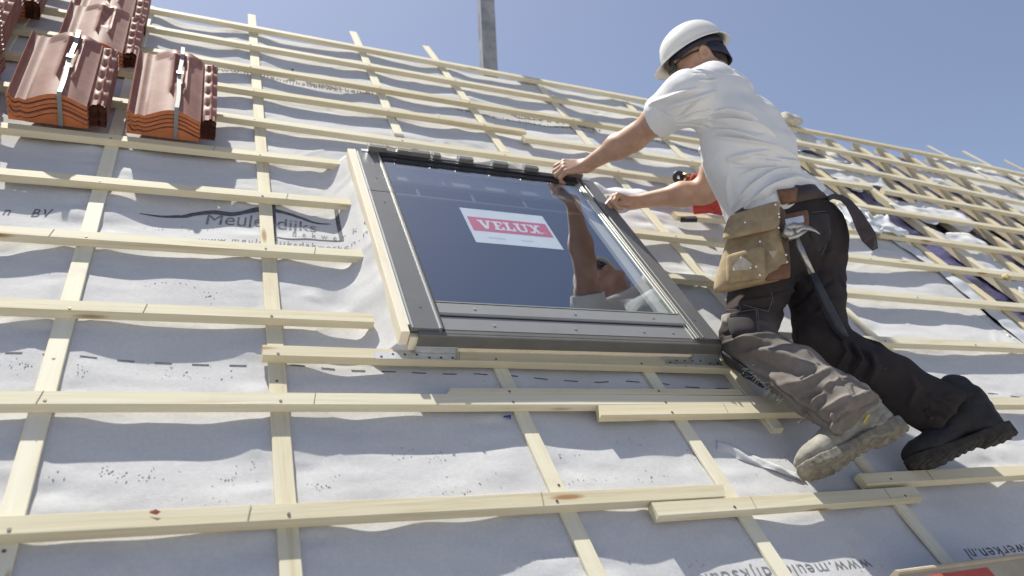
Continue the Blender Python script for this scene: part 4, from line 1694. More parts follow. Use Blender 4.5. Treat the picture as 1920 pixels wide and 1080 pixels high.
    S = [([(1330, 212), (1367, 207), (1400, 216), (1420, 226)], .0085, .0110), ([(1325, 224), (1382, 226), (1421, 237), (1455, 255)], .0080, .0110),
         ([(1335, 244), (1375, 247), (1420, 260)], .0075, .0095), ([(1340, 256), (1406, 266), (1452, 275), (1490, 296)], .0080, .0110),
         ([(1330, 218), (1370, 216), (1410, 227)], .006, -.0075), ([(1330, 235), (1380, 236), (1430, 250)], .008, -.0075),
         ([(1335, 251), (1390, 256), (1440, 268)], .005, -.0065),
         ([(1268, 224), (1290, 205), (1310, 188)], .006, -.0085), ([(1268, 228), (1300, 215), (1335, 206)], .005, -.007),
         ([(1268, 232), (1300, 234), (1330, 240)], .005, -.006), ([(1270, 229), (1300, 222), (1330, 220)], .004, .005),
         ([(1215, 196), (1266, 178), (1310, 166)], .009, .0075), ([(1245, 204), (1297, 187), (1345, 171)], .009, .0085),
         ([(1228, 202), (1280, 184), (1325, 170)], .006, -.0065),
         ([(1300, 128), (1320, 133), (1335, 132)], .004, .004), ([(1300, 140), (1322, 143), (1338, 140)], .004, .004),
         ([(1310, 150), (1328, 152), (1345, 148)], .004, .004), ([(1305, 134), (1325, 138), (1338, 136)], .003, -.004),
         ([(1216, 190), (1236, 208), (1262, 219)], .0022, -.0022), ([(1296, 134), (1325, 138), (1356, 141)], .0025, -.0022),
         ([(1375, 130), (1400, 150), (1420, 180)], .010, .005),
         ([(1362, 300), (1400, 290), (1450, 282)], .012, .010), ([(1364, 330), (1366, 355), (1372, 395)], .010, .008),
         ([(1370, 310), (1400, 312), (1455, 308)], .008, -.008), ([(1372, 392), (1410, 352), (1450, 322), (1480, 316)], .0085, .0105),
         ([(1378, 380), (1405, 345), (1430, 325)], .006, -.008), ([(1395, 392), (1440, 352), (1490, 335), (1530, 340)], .008, .0095),
         ([(1388, 392), (1425, 355), (1470, 330)], .005, -.007), ([(1410, 385), (1455, 355), (1500, 345)], .006, -.006),
         ([(1385, 330), (1420, 318), (1460, 312)], .007, .007), ([(1440, 300), (1490, 305), (1530, 330)], .012, .009),
         ([(1460, 325), (1500, 322), (1540, 345)], .007, -.006), ([(1400, 290), (1440, 295), (1490, 312)], .007, -.006),
         ([(1290, 250), (1320, 310), (1350, 380)], .02, -.004), ([(1280, 240), (1305, 300), (1335, 365)], .010, .004)]
    V = fold(f_sh, V, g, [(p_, w_ * .78, a_ * 1.6) for p_, w_, a_ in S])
    V = V + g * (noise3(V, .07, off=1.3) * .0022 + noise3(V, .03, off=5.1) * .0009)[:, None]

    def shirt_mat():
        m, nt, b = mat("white_cotton")
        v = coords(nt, (1, 1, 1), False)
        n1 = N(nt, "ShaderNodeTexNoise", Scale=11.0, Detail=7.0, Roughness=.7)
        nt.links.new(v, n1.inputs["Vector"])
        k = ramp(nt, n1.outputs[0], [(.57, (0, 0, 0)), (.80, (.6, .6, .6))])
        c = mixc(nt, k, (.70, .70, .705), (.44, .42, .37))
        nt.links.new(c, b.inputs["Base Color"])
        b.inputs["Roughness"].default_value = .95
        b.inputs["Specular IOR Level"].default_value = .1
        b.inputs["Subsurface Weight"].default_value = 0.0
        n4 = N(nt, "ShaderNodeTexNoise", Scale=300.0, Detail=2.0)
        nt.links.new(v, n4.inputs["Vector"])
        bump(nt, b, n4.outputs[0], .12, .001)
        return m
    M_SH = shirt_mat()
    shirt = mesh_obj("t_shirt", V, F, M_SH, person, None, True)

    # ---------------------------------------------------------------- body: head, neck, arms, hands as one mesh
    fh = np.array([-.80, .07, -.60])
    fh /= np.linalg.norm(fh)
    uh = WUP - (WUP @ fh) * fh
    uh /= np.linalg.norm(uh)
    lf = np.cross(uh, fh)
    hd = J['hd']
    AX = [fh, lf, uh]

    def hp(x, y, z): return hd + fh * x + lf * y + uh * z

    def f_head(p):
        d = ellip(p, hp(-.008, 0, .022), AX, np.array([.098, .077, .100]))
        d = smin(d, rcone(p, hp(.045, 0, -.02), hp(.052, 0, -.078), .056, .044, .95, lf), .03)
        d = smin(d, rcone(p, hp(.0, .045, -.045), hp(.06, .022, -.092), .024, .022), .03)
        d = smin(d, rcone(p, hp(.0, -.045, -.045), hp(.06, -.022, -.092), .024, .022), .03)
        d = smin(d, rcone(p, hp(.085, 0, -.100), hp(.083, 0, -.092), .018, .018), .02)
        d = smin(d, rcone(p, hp(.080, .034, .022), hp(.086, -.034, .022), .014, .014), .016)
        for s in (1, -1):
            d = -smin(-d, ellip(p, hp(.098, .031 * s, .002), AX, np.array([.018, .018, .012])), .012)
            d = smin(d, ellip(p, hp(.080, .031 * s, .002), AX, np.array([.013, .014, .011])), .004)
            d = smin(d, ellip(p, hp(.075, .040 * s, -.035), AX, np.array([.024, .022, .022])), .02)
        d = smin(d, rcone(p, hp(.092, 0, .012), hp(.116, 0, -.030), .007, .013), .012)
        d = smin(d, rcone(p, hp(.104, .012, -.036), hp(.104, -.012, -.036), .008, .008), .007)
        d = smin(d, rcone(p, hp(.091, .018, -.062), hp(.091, -.018, -.062), .007, .007), .006)
        d = smin(d, rcone(p, hp(.089, .016, -.073), hp(.089, -.016, -.073), .007, .007), .005)
        for s in (1, -1):
            ec = hp(-.012, .083 * s, -.012)
            axs = [fh * .95 - lf * .3 * s, lf * s * .95 + fh * .3, uh]
            e = ellip(p, ec, axs, np.array([.021, .013, .034]))
            e = -smin(-e, ellip(p, ec + lf * s * .010 + fh * .003, axs, np.array([.010, .008, .019])), .006)
            d = smin(d, e, .006)
        nb = J['ch'] - up * .02 + fw * .01
        d = smin(d, rcone(p, hp(-.030, 0, -.045), nb, .058, .066), .03)
        return d
    heV, heF = nets(f_head, hd - .22, hd + .17, .0048)
    parts = [(heV, heF)]

    def hand_sdf(w, K, nrm, curl, spread, thumb_side, lens=(.043, .026, .020), th=None):
        """w wrist, K middle knuckle, nrm back-of-hand normal"""
        x = K - w
        L = np.linalg.norm(x)
        x /= L
        nrm = nrm - (nrm @ x) * x
        nrm /= np.linalg.norm(nrm)
        y = np.cross(nrm, x)              # lateral
        prim = []
        for i, o in enumerate((-1.5, -.5, .5, 1.5)):
            base = K + y * o * .0195 - x * abs(o - .2) * .005
            prim.append((w + y * o * .009 - x * .005, base, .0165, .0115))
            sc = (.90, 1.0, .96, .78)[i] if thumb_side < 0 else (.78, .96, 1.0, .90)[i]
            p0 = base
            ang = 0.0
            for j, l in enumerate(lens):
                ang += curl[j] * (1 + .08 * o)
                dirv = x * math.cos(ang) - nrm * math.sin(ang) + y * spread * o
                dirv /= np.linalg.norm(dirv)
                p1 = p0 + dirv * l * sc
                prim.append((p0, p1, .0100 - .0011 * j, .0092 - .0012 * j))
                p0 = p1
        ts = thumb_side
        t0 = w + x * .018 + y * ts * .020 - nrm * .004
        t1 = t0 + (x * .70 + y * ts * .62 - nrm * .30) * .040
        t2 = t1 + (x * .88 + y * ts * .10 - nrm * .42) * .032
        t3 = t2 + (x * .80 - y * ts * .20 - nrm * .5) * .024
        if th is not None:
            t1, t2, t3 = [w + x * a + y * ts * b_ + nrm * c for a, b_, c in th]
        thumb = [(t0, t1, .0150, .0125), (t1, t2, .0118, .0108), (t2, t3, .0105, .0085)]

        def f(p):
            d = None
            palm = [q for i, q in enumerate(prim) if i % 4 == 0]
            for a, b_, ra, rb in palm:
                e = rcone(p, a, b_, ra, rb)
                d = e if d is None else smin(d, e, .012)
            for i, (a, b_, ra, rb) in enumerate(prim):
                if i % 4: d = smin(d, rcone(p, a, b_, ra, rb), .0035 if i % 4 > 1 else .006)
            for q in thumb: d = smin(d, rcone(p, *q), .006)
            return d
        return f

    def arm(sh, el, wr, hand, mus):
        fa = wr - el
        ua = el - sh

        def f(p):
            d = rcone(p, sh, sh + ua * .5, .052, .050)
            d = smin(d, rcone(p, sh + ua * .5, el, .050, .041), .03)
            d = smin(d, rcone(p, el - fa * .05, el + fa * .30 + mus * .004, .040, .046), .03)
            d = smin(d, rcone(p, el + fa * .30 + mus * .004, wr, .045, .0275, .86, mus), .03)
            d = smin(d, rcone(p, el - ua * .03 - mus * .018, el + fa * .05 - mus * .014, .020, .020), .03)
            d = smin(d, hand(p), .018)
            return d
        return f
    nroof = np.array([0, 0, 1.0])
    kl = U(1056, 313, .116)
    kl = J['lw'] + (kl - J['lw']) / np.linalg.norm(kl - J['lw']) * .088
    hl = hand_sdf(J['lw'], kl, nroof + np.array([0, -.25, 0]), (.75, .95, .55), .05, -1)
    fl_ = arm(J['ls'], J['le'], J['lw'], hl, np.array([0, .5, .6]))
    pl = np.array([J['ls'], J['le'], J['lw'], kl])
    # the upper arm coarse, the forearm and hand fine: one field, so both meet
    parts.append(nets(fl_, pl.min(0) - .07, pl.max(0) + .07, .0042))
    kr = U(1152, 371, .085)
    kr = J['rw'] + (kr - J['rw']) / np.linalg.norm(kr - J['rw']) * .080
    hr = hand_sdf(J['rw'], kr, nroof * .7 + np.array([.2, .75, 0]), (1.05, 1.15, .7), .02, 1, th=[(.045, .030, -.020), (.070, .020, -.034), (.085, .004, -.040)])
    fr_ = arm(J['rs'], J['re'], J['rw'], hr, np.array([.2, .6, .5]))
    pr = np.array([J['rs'], J['re'], J['rw'], kr])
    parts.append(nets(fr_, pr.min(0) - .07, pr.max(0) + .07, .0042))

    def f_core(p):
        d = rcone(p, hm + up * .12, hm + up * .36, .115, .130, .70, fw)
        d = smin(d, rcone(p, J['ls'] + rt * .03 - up * .02, J['rs'] - rt * .03 - up * .02, .055, .055), .05)
        return smin(d, rcone(p, J['ch'] - up * .06, J['ch'], .06, .05), .04)
    parts.append(nets(f_core, hm - .30, np.maximum(J['rs'], J['ls']) + .12, .02))
    VV, FF, b = [], [], 0
    for v, f in parts:
        VV.append(v)
        FF.append(f + b)
        b += len(v)

    def skin_mat():
        m, nt, bs = mat("skin")
        v = coords(nt, (1, 1, 1), False)
        n1 = N(nt, "ShaderNodeTexNoise", Scale=16.0, Detail=6.0, Roughness=.6)
        nt.links.new(v, n1.inputs["Vector"])
        c = ramp(nt, n1.outputs[0], [(.3, (.37, .205, .135)), (.7, (.53, .335, .24))])
        n2 = N(nt, "ShaderNodeTexNoise", Scale=140.0, Detail=3.0)
        nt.links.new(v, n2.inputs["Vector"])
        k = ramp(nt, n2.outputs[0], [(.62, (0, 0, 0)), (.74, (.35, .35, .35))])
        c = mixc(nt, k, c, (.34, .18, .11))
        nt.links.new(c, bs.inputs["Base Color"])
        bs.inputs["Roughness"].default_value = .52
        bs.inputs["Subsurface Weight"].default_value = .12
        bs.inputs["Subsurface Radius"].default_value = (.008, .003, .0015)
        n4 = N(nt, "ShaderNodeTexNoise", Scale=220.0, Detail=3.0)
        nt.links.new(v, n4.inputs["Vector"])
        bump(nt, bs, n4.outputs[0], .4, .001)
        return m
    body = mesh_obj("body", np.concatenate(VV), np.concatenate(FF), skin_mat(), person, None, True)

    # finger nails stay part of the hand surface; hair is a close cropped cap
    def f_hair(p):
        q = p - hd
        x, z = q @ fh, q @ uh
        d = f_head(p) - .0028
        d = np.maximum(d, x - np.where(z > .034, .05, -.038))
        d = np.maximum(d, -(z + .070))
        d = np.maximum(d, -(f_head(p) + .008))
        return d
    v, f = nets(f_hair, hd - .14, hd + .15, .006)
    hair = mesh_obj("hair", v, f, plain("cropped_hair", (.055, .032, .022), .9, noise=.4, nscale=120, bumps=.6, bscale=500), person, None, True)

    # ---------------------------------------------------------------- helmet
    M_HELM = plain("white_helmet", (.76, .75, .70), .28, noise=.03, nscale=12)
    nth, nph = 72, 20

    def shell(off, brim):
        V = []
        for i in range(nph + 1):
            a = i / nph * (math.pi / 2)
            for j in range(nth):
                t = 2 * math.pi * j / nth
                ca, sa = math.cos(a), math.sin(a)
                lon = .133 if math.cos(t) > 0 else .128
                x = (lon + off) * (ca ** .82) * math.cos(t)
                y = (.108 + off) * (ca ** .82) * math.sin(t)
                z = (.118 + off) * sa
                # keel ridges along the crown
                z += .004 * math.exp(-(y / .016) ** 2) * (sa > .5)
                V.append((x, y, z))
        return V
    outer = shell(0, 1)
    inner = shell(-.004, 0)
    rim_o, rim_i = [], []
    for j in range(nth):
        t = 2 * math.pi * j / nth
        fr = max(0, math.cos(t)) ** 2.2
        ex_ = .015 + .030 * fr
        lon = .133 if math.cos(t) > 0 else .128
        x, y = (lon + ex_) * math.cos(t), (.108 + .013) * math.sin(t)
        z = -.012 - .010 * fr
        rim_o.append((x, y, z))
        rim_i.append((x * .985, y * .985, z - .0035))
    V = outer + inner + rim_o + rim_i
    no = len(outer)
    F = []
    for i in range(nph):
        for j in range(nth):
            j2 = (j + 1) % nth
            F.append((i * nth + j, i * nth + j2, (i + 1) * nth + j2, (i + 1) * nth + j))
            F.append((no + (i + 1) * nth + j, no + (i + 1) * nth + j2, no + i * nth + j2, no + i * nth + j))
    ro, ri = 2 * no, 2 * no + nth
    for j in range(nth):
        j2 = (j + 1) % nth
        F.append((ro + j, ro + j2, j2, j))
        F.append((ri + j2, ri + j, no + j, no + j2))
        F.append((ro + j2, ro + j, ri + j, ri + j2))
    T = lambda q: hp(*q)
    uh2 = uh * math.cos(.10) + fh * math.sin(.10) * 0
    V = np.array([hd + fh * (q[0] * .985 - .006) + lf * q[1] * .985 + uh * (q[2] * .98 + .051) for q in V])
    helm = fix_normals(mesh_obj("helmet", V, F, M_HELM, person, None, True))
    # harness: dark band round the head and the broad nape strap
    M_NAVY = plain("navy_strap", (.020, .022, .050), .7, noise=.3, nscale=60)

    def band(ts, rx, ry, zc, hw_, tilt, m, name, parent):
        V, F = [], []
        for t in ts:
            for dz in (-1, 1):
                for dr in (0, .004):
                    x, y = (rx + dr) * math.cos(t), (ry + dr) * math.sin(t)
                    z = zc + dz * (hw_ if np.isscalar(hw_) else hw_(t)) + tilt * math.cos(t)
                    V.append(hp(x - .008, y, z))
        for i in range(len(ts) - 1):
            a = i * 4
            b_ = a + 4
            F += [(a, b_, b_ + 2, a + 2), (a + 1, a + 3, b_ + 3, b_ + 1), (a, a + 1, b_ + 1, b_), (a + 2, b_ + 2, b_ + 3, a + 3)]
        fix_normals(mesh_obj(name, V, F, m, parent, None, True))
    band(np.linspace(-math.pi, math.pi, 60), .104, .084, .040, .014, .0, M_NAVY, "headband", helm)
    band(np.linspace(math.pi * .55, math.pi * 1.45, 30), .104, .084, .010, lambda t: .012 + .016 * max(0, -math.cos(t)), .030, M_NAVY, "nape_strap", helm)
    # sunglasses
    M_GL = plain("black_frame", (.012, .012, .014), .25)
    mb = MB()
    for s in (1, -1):
        mb.tube([hp(-.012, .083 * s, .008), hp(.03, .082 * s, .012), hp(.075, .072 * s, .010), hp(.098, .060 * s, .006)], [.0045, .0055, .0065, .0065], 8, 0, .6)
        mb.tube([hp(-.012, .083 * s, .008), hp(-.026, .081 * s, -.008)], [.0035, .003], 8)
        L = []
        for a in np.linspace(-1, 1, 9):
            y = s * (.036 + .026 * a)
            L.append((hp(.112 - 3.2 * y * y, y, .018), hp(.110 - 3.2 * y * y, y, -.016 + .006 * a * a)))
        v = [q for p_ in L for q in p_] + [q + fh * .002 for p_ in L for q in p_]
        k = len(L) * 2
        f = []
        for i in range(len(L) - 1):
            f += [(2 * i, 2 * i + 1, 2 * i + 3, 2 * i + 2), (k + 2 * i + 2, k + 2 * i + 3, k + 2 * i + 1, k + 2 * i)]
        mb.add(v, f)
    mb.tube([hp(.113, .012, .014), hp(.116, 0, .015), hp(.113, -.012, .014)], .003, 8)
    mb.build("sunglasses", M_GL, person, None, True)

    # ---------------------------------------------------------------- boots
    M_LEATHER = plain("dusty_leather", (.25, .236, .20), .8, noise=.35, nscale=26, bumps=.5, bscale=90, dist=.002)
    M_SOLE = plain("worn_sole", (.185, .17, .135), .85, noise=.4, nscale=40, bumps=.4, bscale=120)
    M_LEATHER_SHADED = plain("shaded_leather", (.015, .014, .016), .75, noise=.4, nscale=26, bumps=.5, bscale=90)  # rear boot: same leather with its shade painted in as near black
    M_SOLE_SHADED = plain("shaded_sole", (.030, .026, .022), .85, noise=.5, nscale=40)  # rear boot's sole, darkened in colour for that shade
    for toe_px, heel_px, nt_, kn, an, ml, ms, far, side in (((1512, 898), (1700, 806), .004, 'lk', 'la', M_LEATHER, M_SOLE, 1, 1), ((1712, 881), (1903, 815), .004, 'rk', 'ra', M_LEATHER_SHADED, M_SOLE_SHADED, 1, -1)):
        Tb = U(*toe_px, nt_)
        d = ray(*heel_px)
        c0 = np.array([0, 0, CAM_N]) - Tb
        A, B, C = d @ d, 2 * d @ c0, c0 @ c0 - .285 ** 2
        disc = max(B * B - 4 * A * C, 0)
        ts = [(-B - math.sqrt(disc)) / (2 * A), (-B + math.sqrt(disc)) / (2 * A)]
        Hb = min((d * t + np.array([0, 0, CAM_N]) for t in ts), key=lambda q: np.linalg.norm(q - J[an]))
        xf = (Tb - Hb) / np.linalg.norm(Tb - Hb)
        zf = (J[kn] - Hb) * .5 + (J[an] - Hb) * .5
        zf -= (zf @ xf) * xf
        zf /= np.linalg.norm(zf)
        yf = np.cross(zf, xf)
        BA = [xf, yf, zf]

        def bp_(x, y, z): return Hb + xf * x + yf * y + zf * z

        def f_up(p, bp_=bp_, BA=BA, zf=zf, Hb=Hb, xf=xf):
            d = ellip(p, bp_(.222, 0, .042), BA, np.array([.070, .047, .034]))
            d = smin(d, rcone(p, bp_(.20, 0, .040), bp_(.085, 0, .092), .038, .048), .03)
            d = smin(d, rcone(p, bp_(.050, 0, .050), bp_(.052, 0, .120), .044, .046), .03)
            d = smin(d, rcone(p, bp_(.060, 0, .110), bp_(.062, 0, .165), .048, .048), .02)
            d = smin(d, rcone(p, bp_(.035, .028, .135), bp_(.075, .036, .135), .020, .018), .01)
            d = smin(d, rcone(p, bp_(.035, -.028, .135), bp_(.075, -.036, .135), .020, .018), .01)
            return np.maximum(d, -((p - bp_(0, 0, .020)) @ zf))
        lo = np.minimum(Hb, Tb) - .19
        hi = np.maximum(Hb, Tb) + .19
        v, f = nets(f_up, lo, hi, .0055)
        v, f = refine(v, f, f_up)
        gg = grad(f_up, v)
        v = v + gg * (noise3(v, .03) * .0016 + noise3(v, .014, off=2) * .0009)[:, None]
        if side > 0:
            # welt, toe cap seam, heel counter and padded collar
            v = fold(f_up, v, gg, [([(1516, 872), (1560, 852), (1605, 826), (1640, 806), (1692, 778)], .0035, -.0040),
                                   ([(1518, 866), (1562, 845), (1606, 820), (1642, 799), (1690, 772)], .0035, .0030),
                                   ([(1540, 842), (1562, 858), (1590, 856)], .0030, -.0030), ([(1585, 812), (1612, 800), (1640, 790)], .0030, -.0028),
                                   ([(1600, 800), (1625, 772), (1655, 752)], .0045, .0040), ([(1640, 800), (1655, 775), (1680, 765)], .0030, -.0030)])
        boot = mesh_obj("boot", v, f, ml, person, None, True)

        def f_so(p, bp_=bp_, BA=BA, Hb=Hb):
            q = (p - Hb) @ np.array(BA).T
            x = q[..., 0]
            w = np.interp(x, [-.01, .0, .03, .08, .13, .19, .235, .27, .29, .298], [.0, .022, .036, .034, .032, .043, .047, .038, .018, .0])
            h0 = np.interp(x, [0, .075, .085, .12, .20, .29], [-.002, -.002, .007, .005, -.004, .004])
            h1 = np.interp(x, [0, .08, .2, .26, .3], [.034, .030, .024, .026, .034])
            dx = np.maximum(np.abs(q[..., 1]) - w - .003, np.abs(x - .1425) - .150)
            dz = np.maximum(h0 - q[..., 2], q[..., 2] - h1)
            # side grooves and tread
            dx = dx + .0012 * np.clip(np.sin(x * 2 * math.pi / .017 + 1.3 * np.sin(x * 60)) * 2, 0, 1) * (q[..., 2] < .016)
            dz = dz + np.where(q[..., 2] < .010, .0028 * (np.sin(x * 2 * math.pi / .024 + 1.5 * np.sin(x * 45) + 2.2 * np.abs(q[..., 1]) / .02) > .2) * (np.abs(q[..., 1]) < .045), 0)
            return np.maximum(dx, dz) * .8
        v, f = nets(f_so, lo + .06, hi - .06, .0042)
        mesh_obj("sole", v, f, ms, boot, None, True)
        # laces
        mb = MB()
        for i in range(4):
            x = .155 - i * .022
            mb.tube([bp_(x, -.026, .104 + i * .006), bp_(x + .008, 0, .112 + i * .007), bp_(x, .026, .104 + i * .006)], .0028, 6)
        for i in range(6):
            a = bp_(.14 + .02 * rng.random(), .02 * rng.normal(), .115)
            mb.tube([a, a + zf * .02 + rng.normal(0, .012, 3), a + zf * .012 + xf * .02 + rng.normal(0, .015, 3)], .002, 5)
        mb.build("laces", plain("frayed_lace", (.30, .25, .19) if side > 0 else (.02, .02, .02), .9), boot)  # rear laces painted near black for the shade there
        if side > 0:
            s_ = march(f_up, 1626, 783) if march(f_up, 1626, 783) is not None else bp_(.05, .046, .11)
            mb = MB()
            P = [q for q in (march(f_up, x, y) for x, y in ((1619, 793), (1624, 785), (1629, 777))) if q is not None]
            if len(P) == 3:
                P = [q + grad(f_up, q[None])[0] * .001 for q in P]
                mb.tube(P, .0028, 6, 0, .5)
                mb.build("yellow_tab", plain("yellow_tab", (.55, .42, .04), .7), boot)

    # ---------------------------------------------------------------- belt, pouches
    M_BELT = plain("dark_leather_belt", (.045, .026, .020), .6, noise=.3, nscale=40, bumps=.3, bscale=150)
    M_SUEDE = plain("tan_suede", (.30, .225, .13), .9, noise=.28, nscale=22, bumps=.5, bscale=180)
    M_SUEDED = plain("brown_leather", (.085, .052, .032), .75, noise=.35, nscale=30, bumps=.4, bscale=160)
    M_ORANGE = plain("orange_leather", (.155, .07, .032), .65, noise=.3, nscale=40)
    M_RIV = plain("rivet", (.62, .62, .60), .35, .9)

    def f_bodyall(p): return np.minimum(f_tr(p), f_sh(p) + .004)

    def ring_band(z0, z1, m, name, parent, lift, a0=0, a1=2 * math.pi, n=70, dip=0.0):
        V, F = [], []
        for i in range(n):
            t = a0 + (a1 - a0) * i / (n - 1)
            dirv = rt * math.cos(t) + fw * math.sin(t)
            for z in (z0, z1):
                zz = z + dip * math.cos(t)
                c = hm + up * zz
                # march outwards-in to the trousers
                r = .26
                for _ in range(60):
                    s = float(f_tr((hm + up * min(zz, .12) + dirv * r)[None])[0])
                    if s < .001: break
                    r -= max(s * .7, .001)
                V += [c + dirv * (r + lift), c + dirv * (r + lift + .004)]
        for i in range(n - 1):
            a = i * 4
            b_ = a + 4
            F += [(a + 1, b_ + 1, b_ + 3, a + 3), (a, a + 2, b_ + 2, b_), (a, b_, b_ + 1, a + 1), (a + 2, a + 3, b_ + 3, b_ + 2)]
        return fix_normals(mesh_obj(name, V, F, m, parent, None, True))
    belt = ring_band(.075, .128, M_BELT, "tool_belt", person, .006)
    patch("belt_loop", [(1455, 358), (1493, 353), (1489, 379), (1464, 384)], .004, M_ORANGE, belt, lambda p: np.minimum(f_tr(p), f_sh(p)), 8, 8, .002, lift=.006)

    out = -rt * .80 - fw * .25 - up * .05
    toC = np.array([0, 0, CAM_N]) - J['lh']
    toC /= np.linalg.norm(toC)
    out = out + toC * .9
    out /= np.linalg.norm(out)

    def slab(name, quad, t0, t1, m, parent, bulge, thick, n=22, edge=4.0):
        """a stuffed piece: picture quad tl,tr,br,bl at depths t0 (top) to t1 (bottom)"""
        q = np.array(quad, float)
        A, B = np.meshgrid(np.linspace(0, 1, n), np.linspace(0, 1, n), indexing='ij')
        V0 = []
        for a, b_ in zip(A.ravel(), B.ravel()):
            cr = .045 * abs(2 * a - 1) ** 5 * abs(2 * b_ - 1) ** 5
            a, b_ = a + cr * (1 if a < .5 else -1), b_ + cr * (1 if b_ < .5 else -1)
            x, y = (q[0] * (1 - a) + q[1] * a) * (1 - b_) + (q[3] * (1 - a) + q[2] * a) * b_
            ta = (t0[0] * (1 - a) + t0[1] * a) * (1 - b_) + (t1[0] * (1 - a) + t1[1] * a) * b_
            V0.append(PT(x, y, ta))
        V0 = np.array(V0)
        e = (1 - np.abs(2 * A - 1) ** edge) * (1 - np.abs(2 * B - 1) ** edge)
        e = np.clip(e, 0, 1).ravel() ** .5
        prof = e * (thick + bulge * (B.ravel() ** 1.2) * np.sin(np.pi * np.clip(A.ravel(), 0, 1)) ** .6)
        nz = (noise3(V0, .04) * .0022 + noise3(V0, .018, off=4) * .0010) * e
        top = V0 + out * (prof + nz)[:, None]
        bot = V0 - out * (.012 * e + .0005)[:, None]
        nV = n * n
        Fc = []
        for i in range(n - 1):
            for j in range(n - 1):
                c = (i * n + j, (i + 1) * n + j, (i + 1) * n + j + 1, i * n + j + 1)
                Fc += [c, tuple(reversed([k + nV for k in c]))]
                if i == 0: Fc.append((c[0], c[3], c[3] + nV, c[0] + nV))
                if i == n - 2: Fc.append((c[2], c[1], c[1] + nV, c[2] + nV))
                if j == 0: Fc.append((c[1], c[0], c[0] + nV, c[1] + nV))
                if j == n - 2: Fc.append((c[3], c[2], c[2] + nV, c[3] + nV))
        return fix_normals(mesh_obj(name, np.concatenate([top, bot]), Fc, m, parent, None, True))
    T0, T1 = 2.305, 2.225
    pouch = slab("tool_pouch", [(1372, 418), (1462, 386), (1484, 522), (1331, 555)], (2.34, 2.30), (2.24, 2.24), M_SUEDE, belt, .050, .022)
    slab("pouch_flap", [(1366, 404), (1463, 374), (1462, 428), (1352, 452)], (2.315, 2.278), (2.255, 2.240), M_SUEDE, belt, .004, .008)
    slab("front_pocket", [(1361, 478), (1434, 460), (1436, 522), (1362, 534)], (2.205, 2.200), (2.172, 2.176), M_SUEDE, belt, .012, .012)
    slab("side_pouch", [(1462, 384), (1474, 398), (1484, 512), (1434, 524)], (2.295, 2.30), (2.235, 2.250), M_SUEDED, belt, .010, .010)
    slab("lower_pocket", [(1436, 500), (1482, 494), (1482, 522), (1434, 528)], (2.222, 2.236), (2.205, 2.225), M_ORANGE, belt, .004, .006)
    mb = MB()
    tri = [(1389, 479), (1410, 496), (1406, 505), (1374, 508), (1371, 502)]
    P = [PT(x, y, 2.146) for x, y in tri]
    k = len(P)
    mb.add(P + [q - out * .006 for q in P], [tuple(range(k)), tuple(reversed(range(k, 2 * k)))] + [(i, (i + 1) % k, k + (i + 1) % k, k + i) for i in range(k)])
    mb.build("leather_badge", plain("grey_badge", (.34, .31, .27), .5, .3, noise=.2, nscale=60), belt)
    mb = MB()
    P = [PT(x, y, 2.20) for x, y in ((1441, 471), (1458, 470), (1450, 485))]
    mb.add(P + [q - out * .006 for q in P], [(0, 1, 2), (5, 4, 3), (0, 3, 4, 1), (1, 4, 5, 2), (2, 5, 3, 0)])
    mb.build("leather_badge", plain("tan_badge", (.36, .30, .22), .6), belt)
    for (x, y, t) in ((1454, 384, 2.255), (1397, 417, 2.245), (1460, 401, 2.25), (1461, 407, 2.25), (1460, 427, 2.235), (1425, 453, 2.215), (1474, 478, 2.20), (1476, 491, 2.20), (1418, 500, 2.145), (1425, 516, 2.145), (1389, 483, 2.139), (1376, 505, 2.137), (1407, 502, 2.137)):
        mb = MB()
        c = PT(x, y, t)
        mb.tube([c - out * .003, c + out * .0015], [.0034, .0026], 8)
        mb.build("rivet", M_RIV, belt)
    # hammer holder
    slab("hammer_holder", [(1464, 404), (1515, 392), (1518, 424), (1470, 430)], (2.33, 2.36), (2.31, 2.34), M_ORANGE, belt, .004, .012)
    mb = MB()
    P = [PT(x, y, t) for x, y, t in ((1472, 411, 2.285), (1506, 404, 2.305), (1508, 416, 2.30), (1474, 424, 2.28))]
    mb.add(P + [q - out * .008 for q in P], [(0, 1, 2, 3), (7, 6, 5, 4), (0, 4, 5, 1), (1, 5, 6, 2), (2, 6, 7, 3), (3, 7, 4, 0)])
    mb.build("holder_plate", M_GALV, belt)
    # belt tail
    pts = [(1552, 372, 2.47), (1562, 368, 2.46), (1578, 371, 2.45), (1592, 382, 2.44), (1606, 402, 2.43), (1618, 425, 2.42), (1630, 446, 2.41), (1641, 468, 2.40)]
    wpx = [5, 5, 6, 8, 11, 14, 15, 6]
    ang = [(.2, 1), (.1, 1), (-.3, 1), (-.7, .8), (-.9, .55), (-.95, .4), (-.9, .5), (-.9, .4)]
    V, F = [], []
    vd = ray(1600, 420)
    vd /= np.linalg.norm(vd)
    for (x, y, t), w_, (ax_, ay) in zip(pts, wpx, ang):
        l = math.hypot(ax_, ay)
        a = PT(x + ax_ / l * w_, y + ay / l * w_, t - .02)
        b_ = PT(x - ax_ / l * w_, y - ay / l * w_, t + .02)
        V += [a, b_, b_ + vd * .004, a + vd * .004]
    for i in range(len(pts) - 1):
        a = i * 4
        for j in range(4): F.append((a + j, a + (j + 1) % 4, a + 4 + (j + 1) % 4, a + 4 + j))
    F += [(3, 2, 1, 0), tuple(len(V) - 4 + j for j in range(4))]
    fix_normals(mesh_obj("belt_tail", V, F, M_BELT, belt, None, False))

    # ---------------------------------------------------------------- hammer, a thing of its own
    M_STEEL = plain("hammer_steel", (.42, .40, .37), .38, .85, noise=.3, nscale=60)
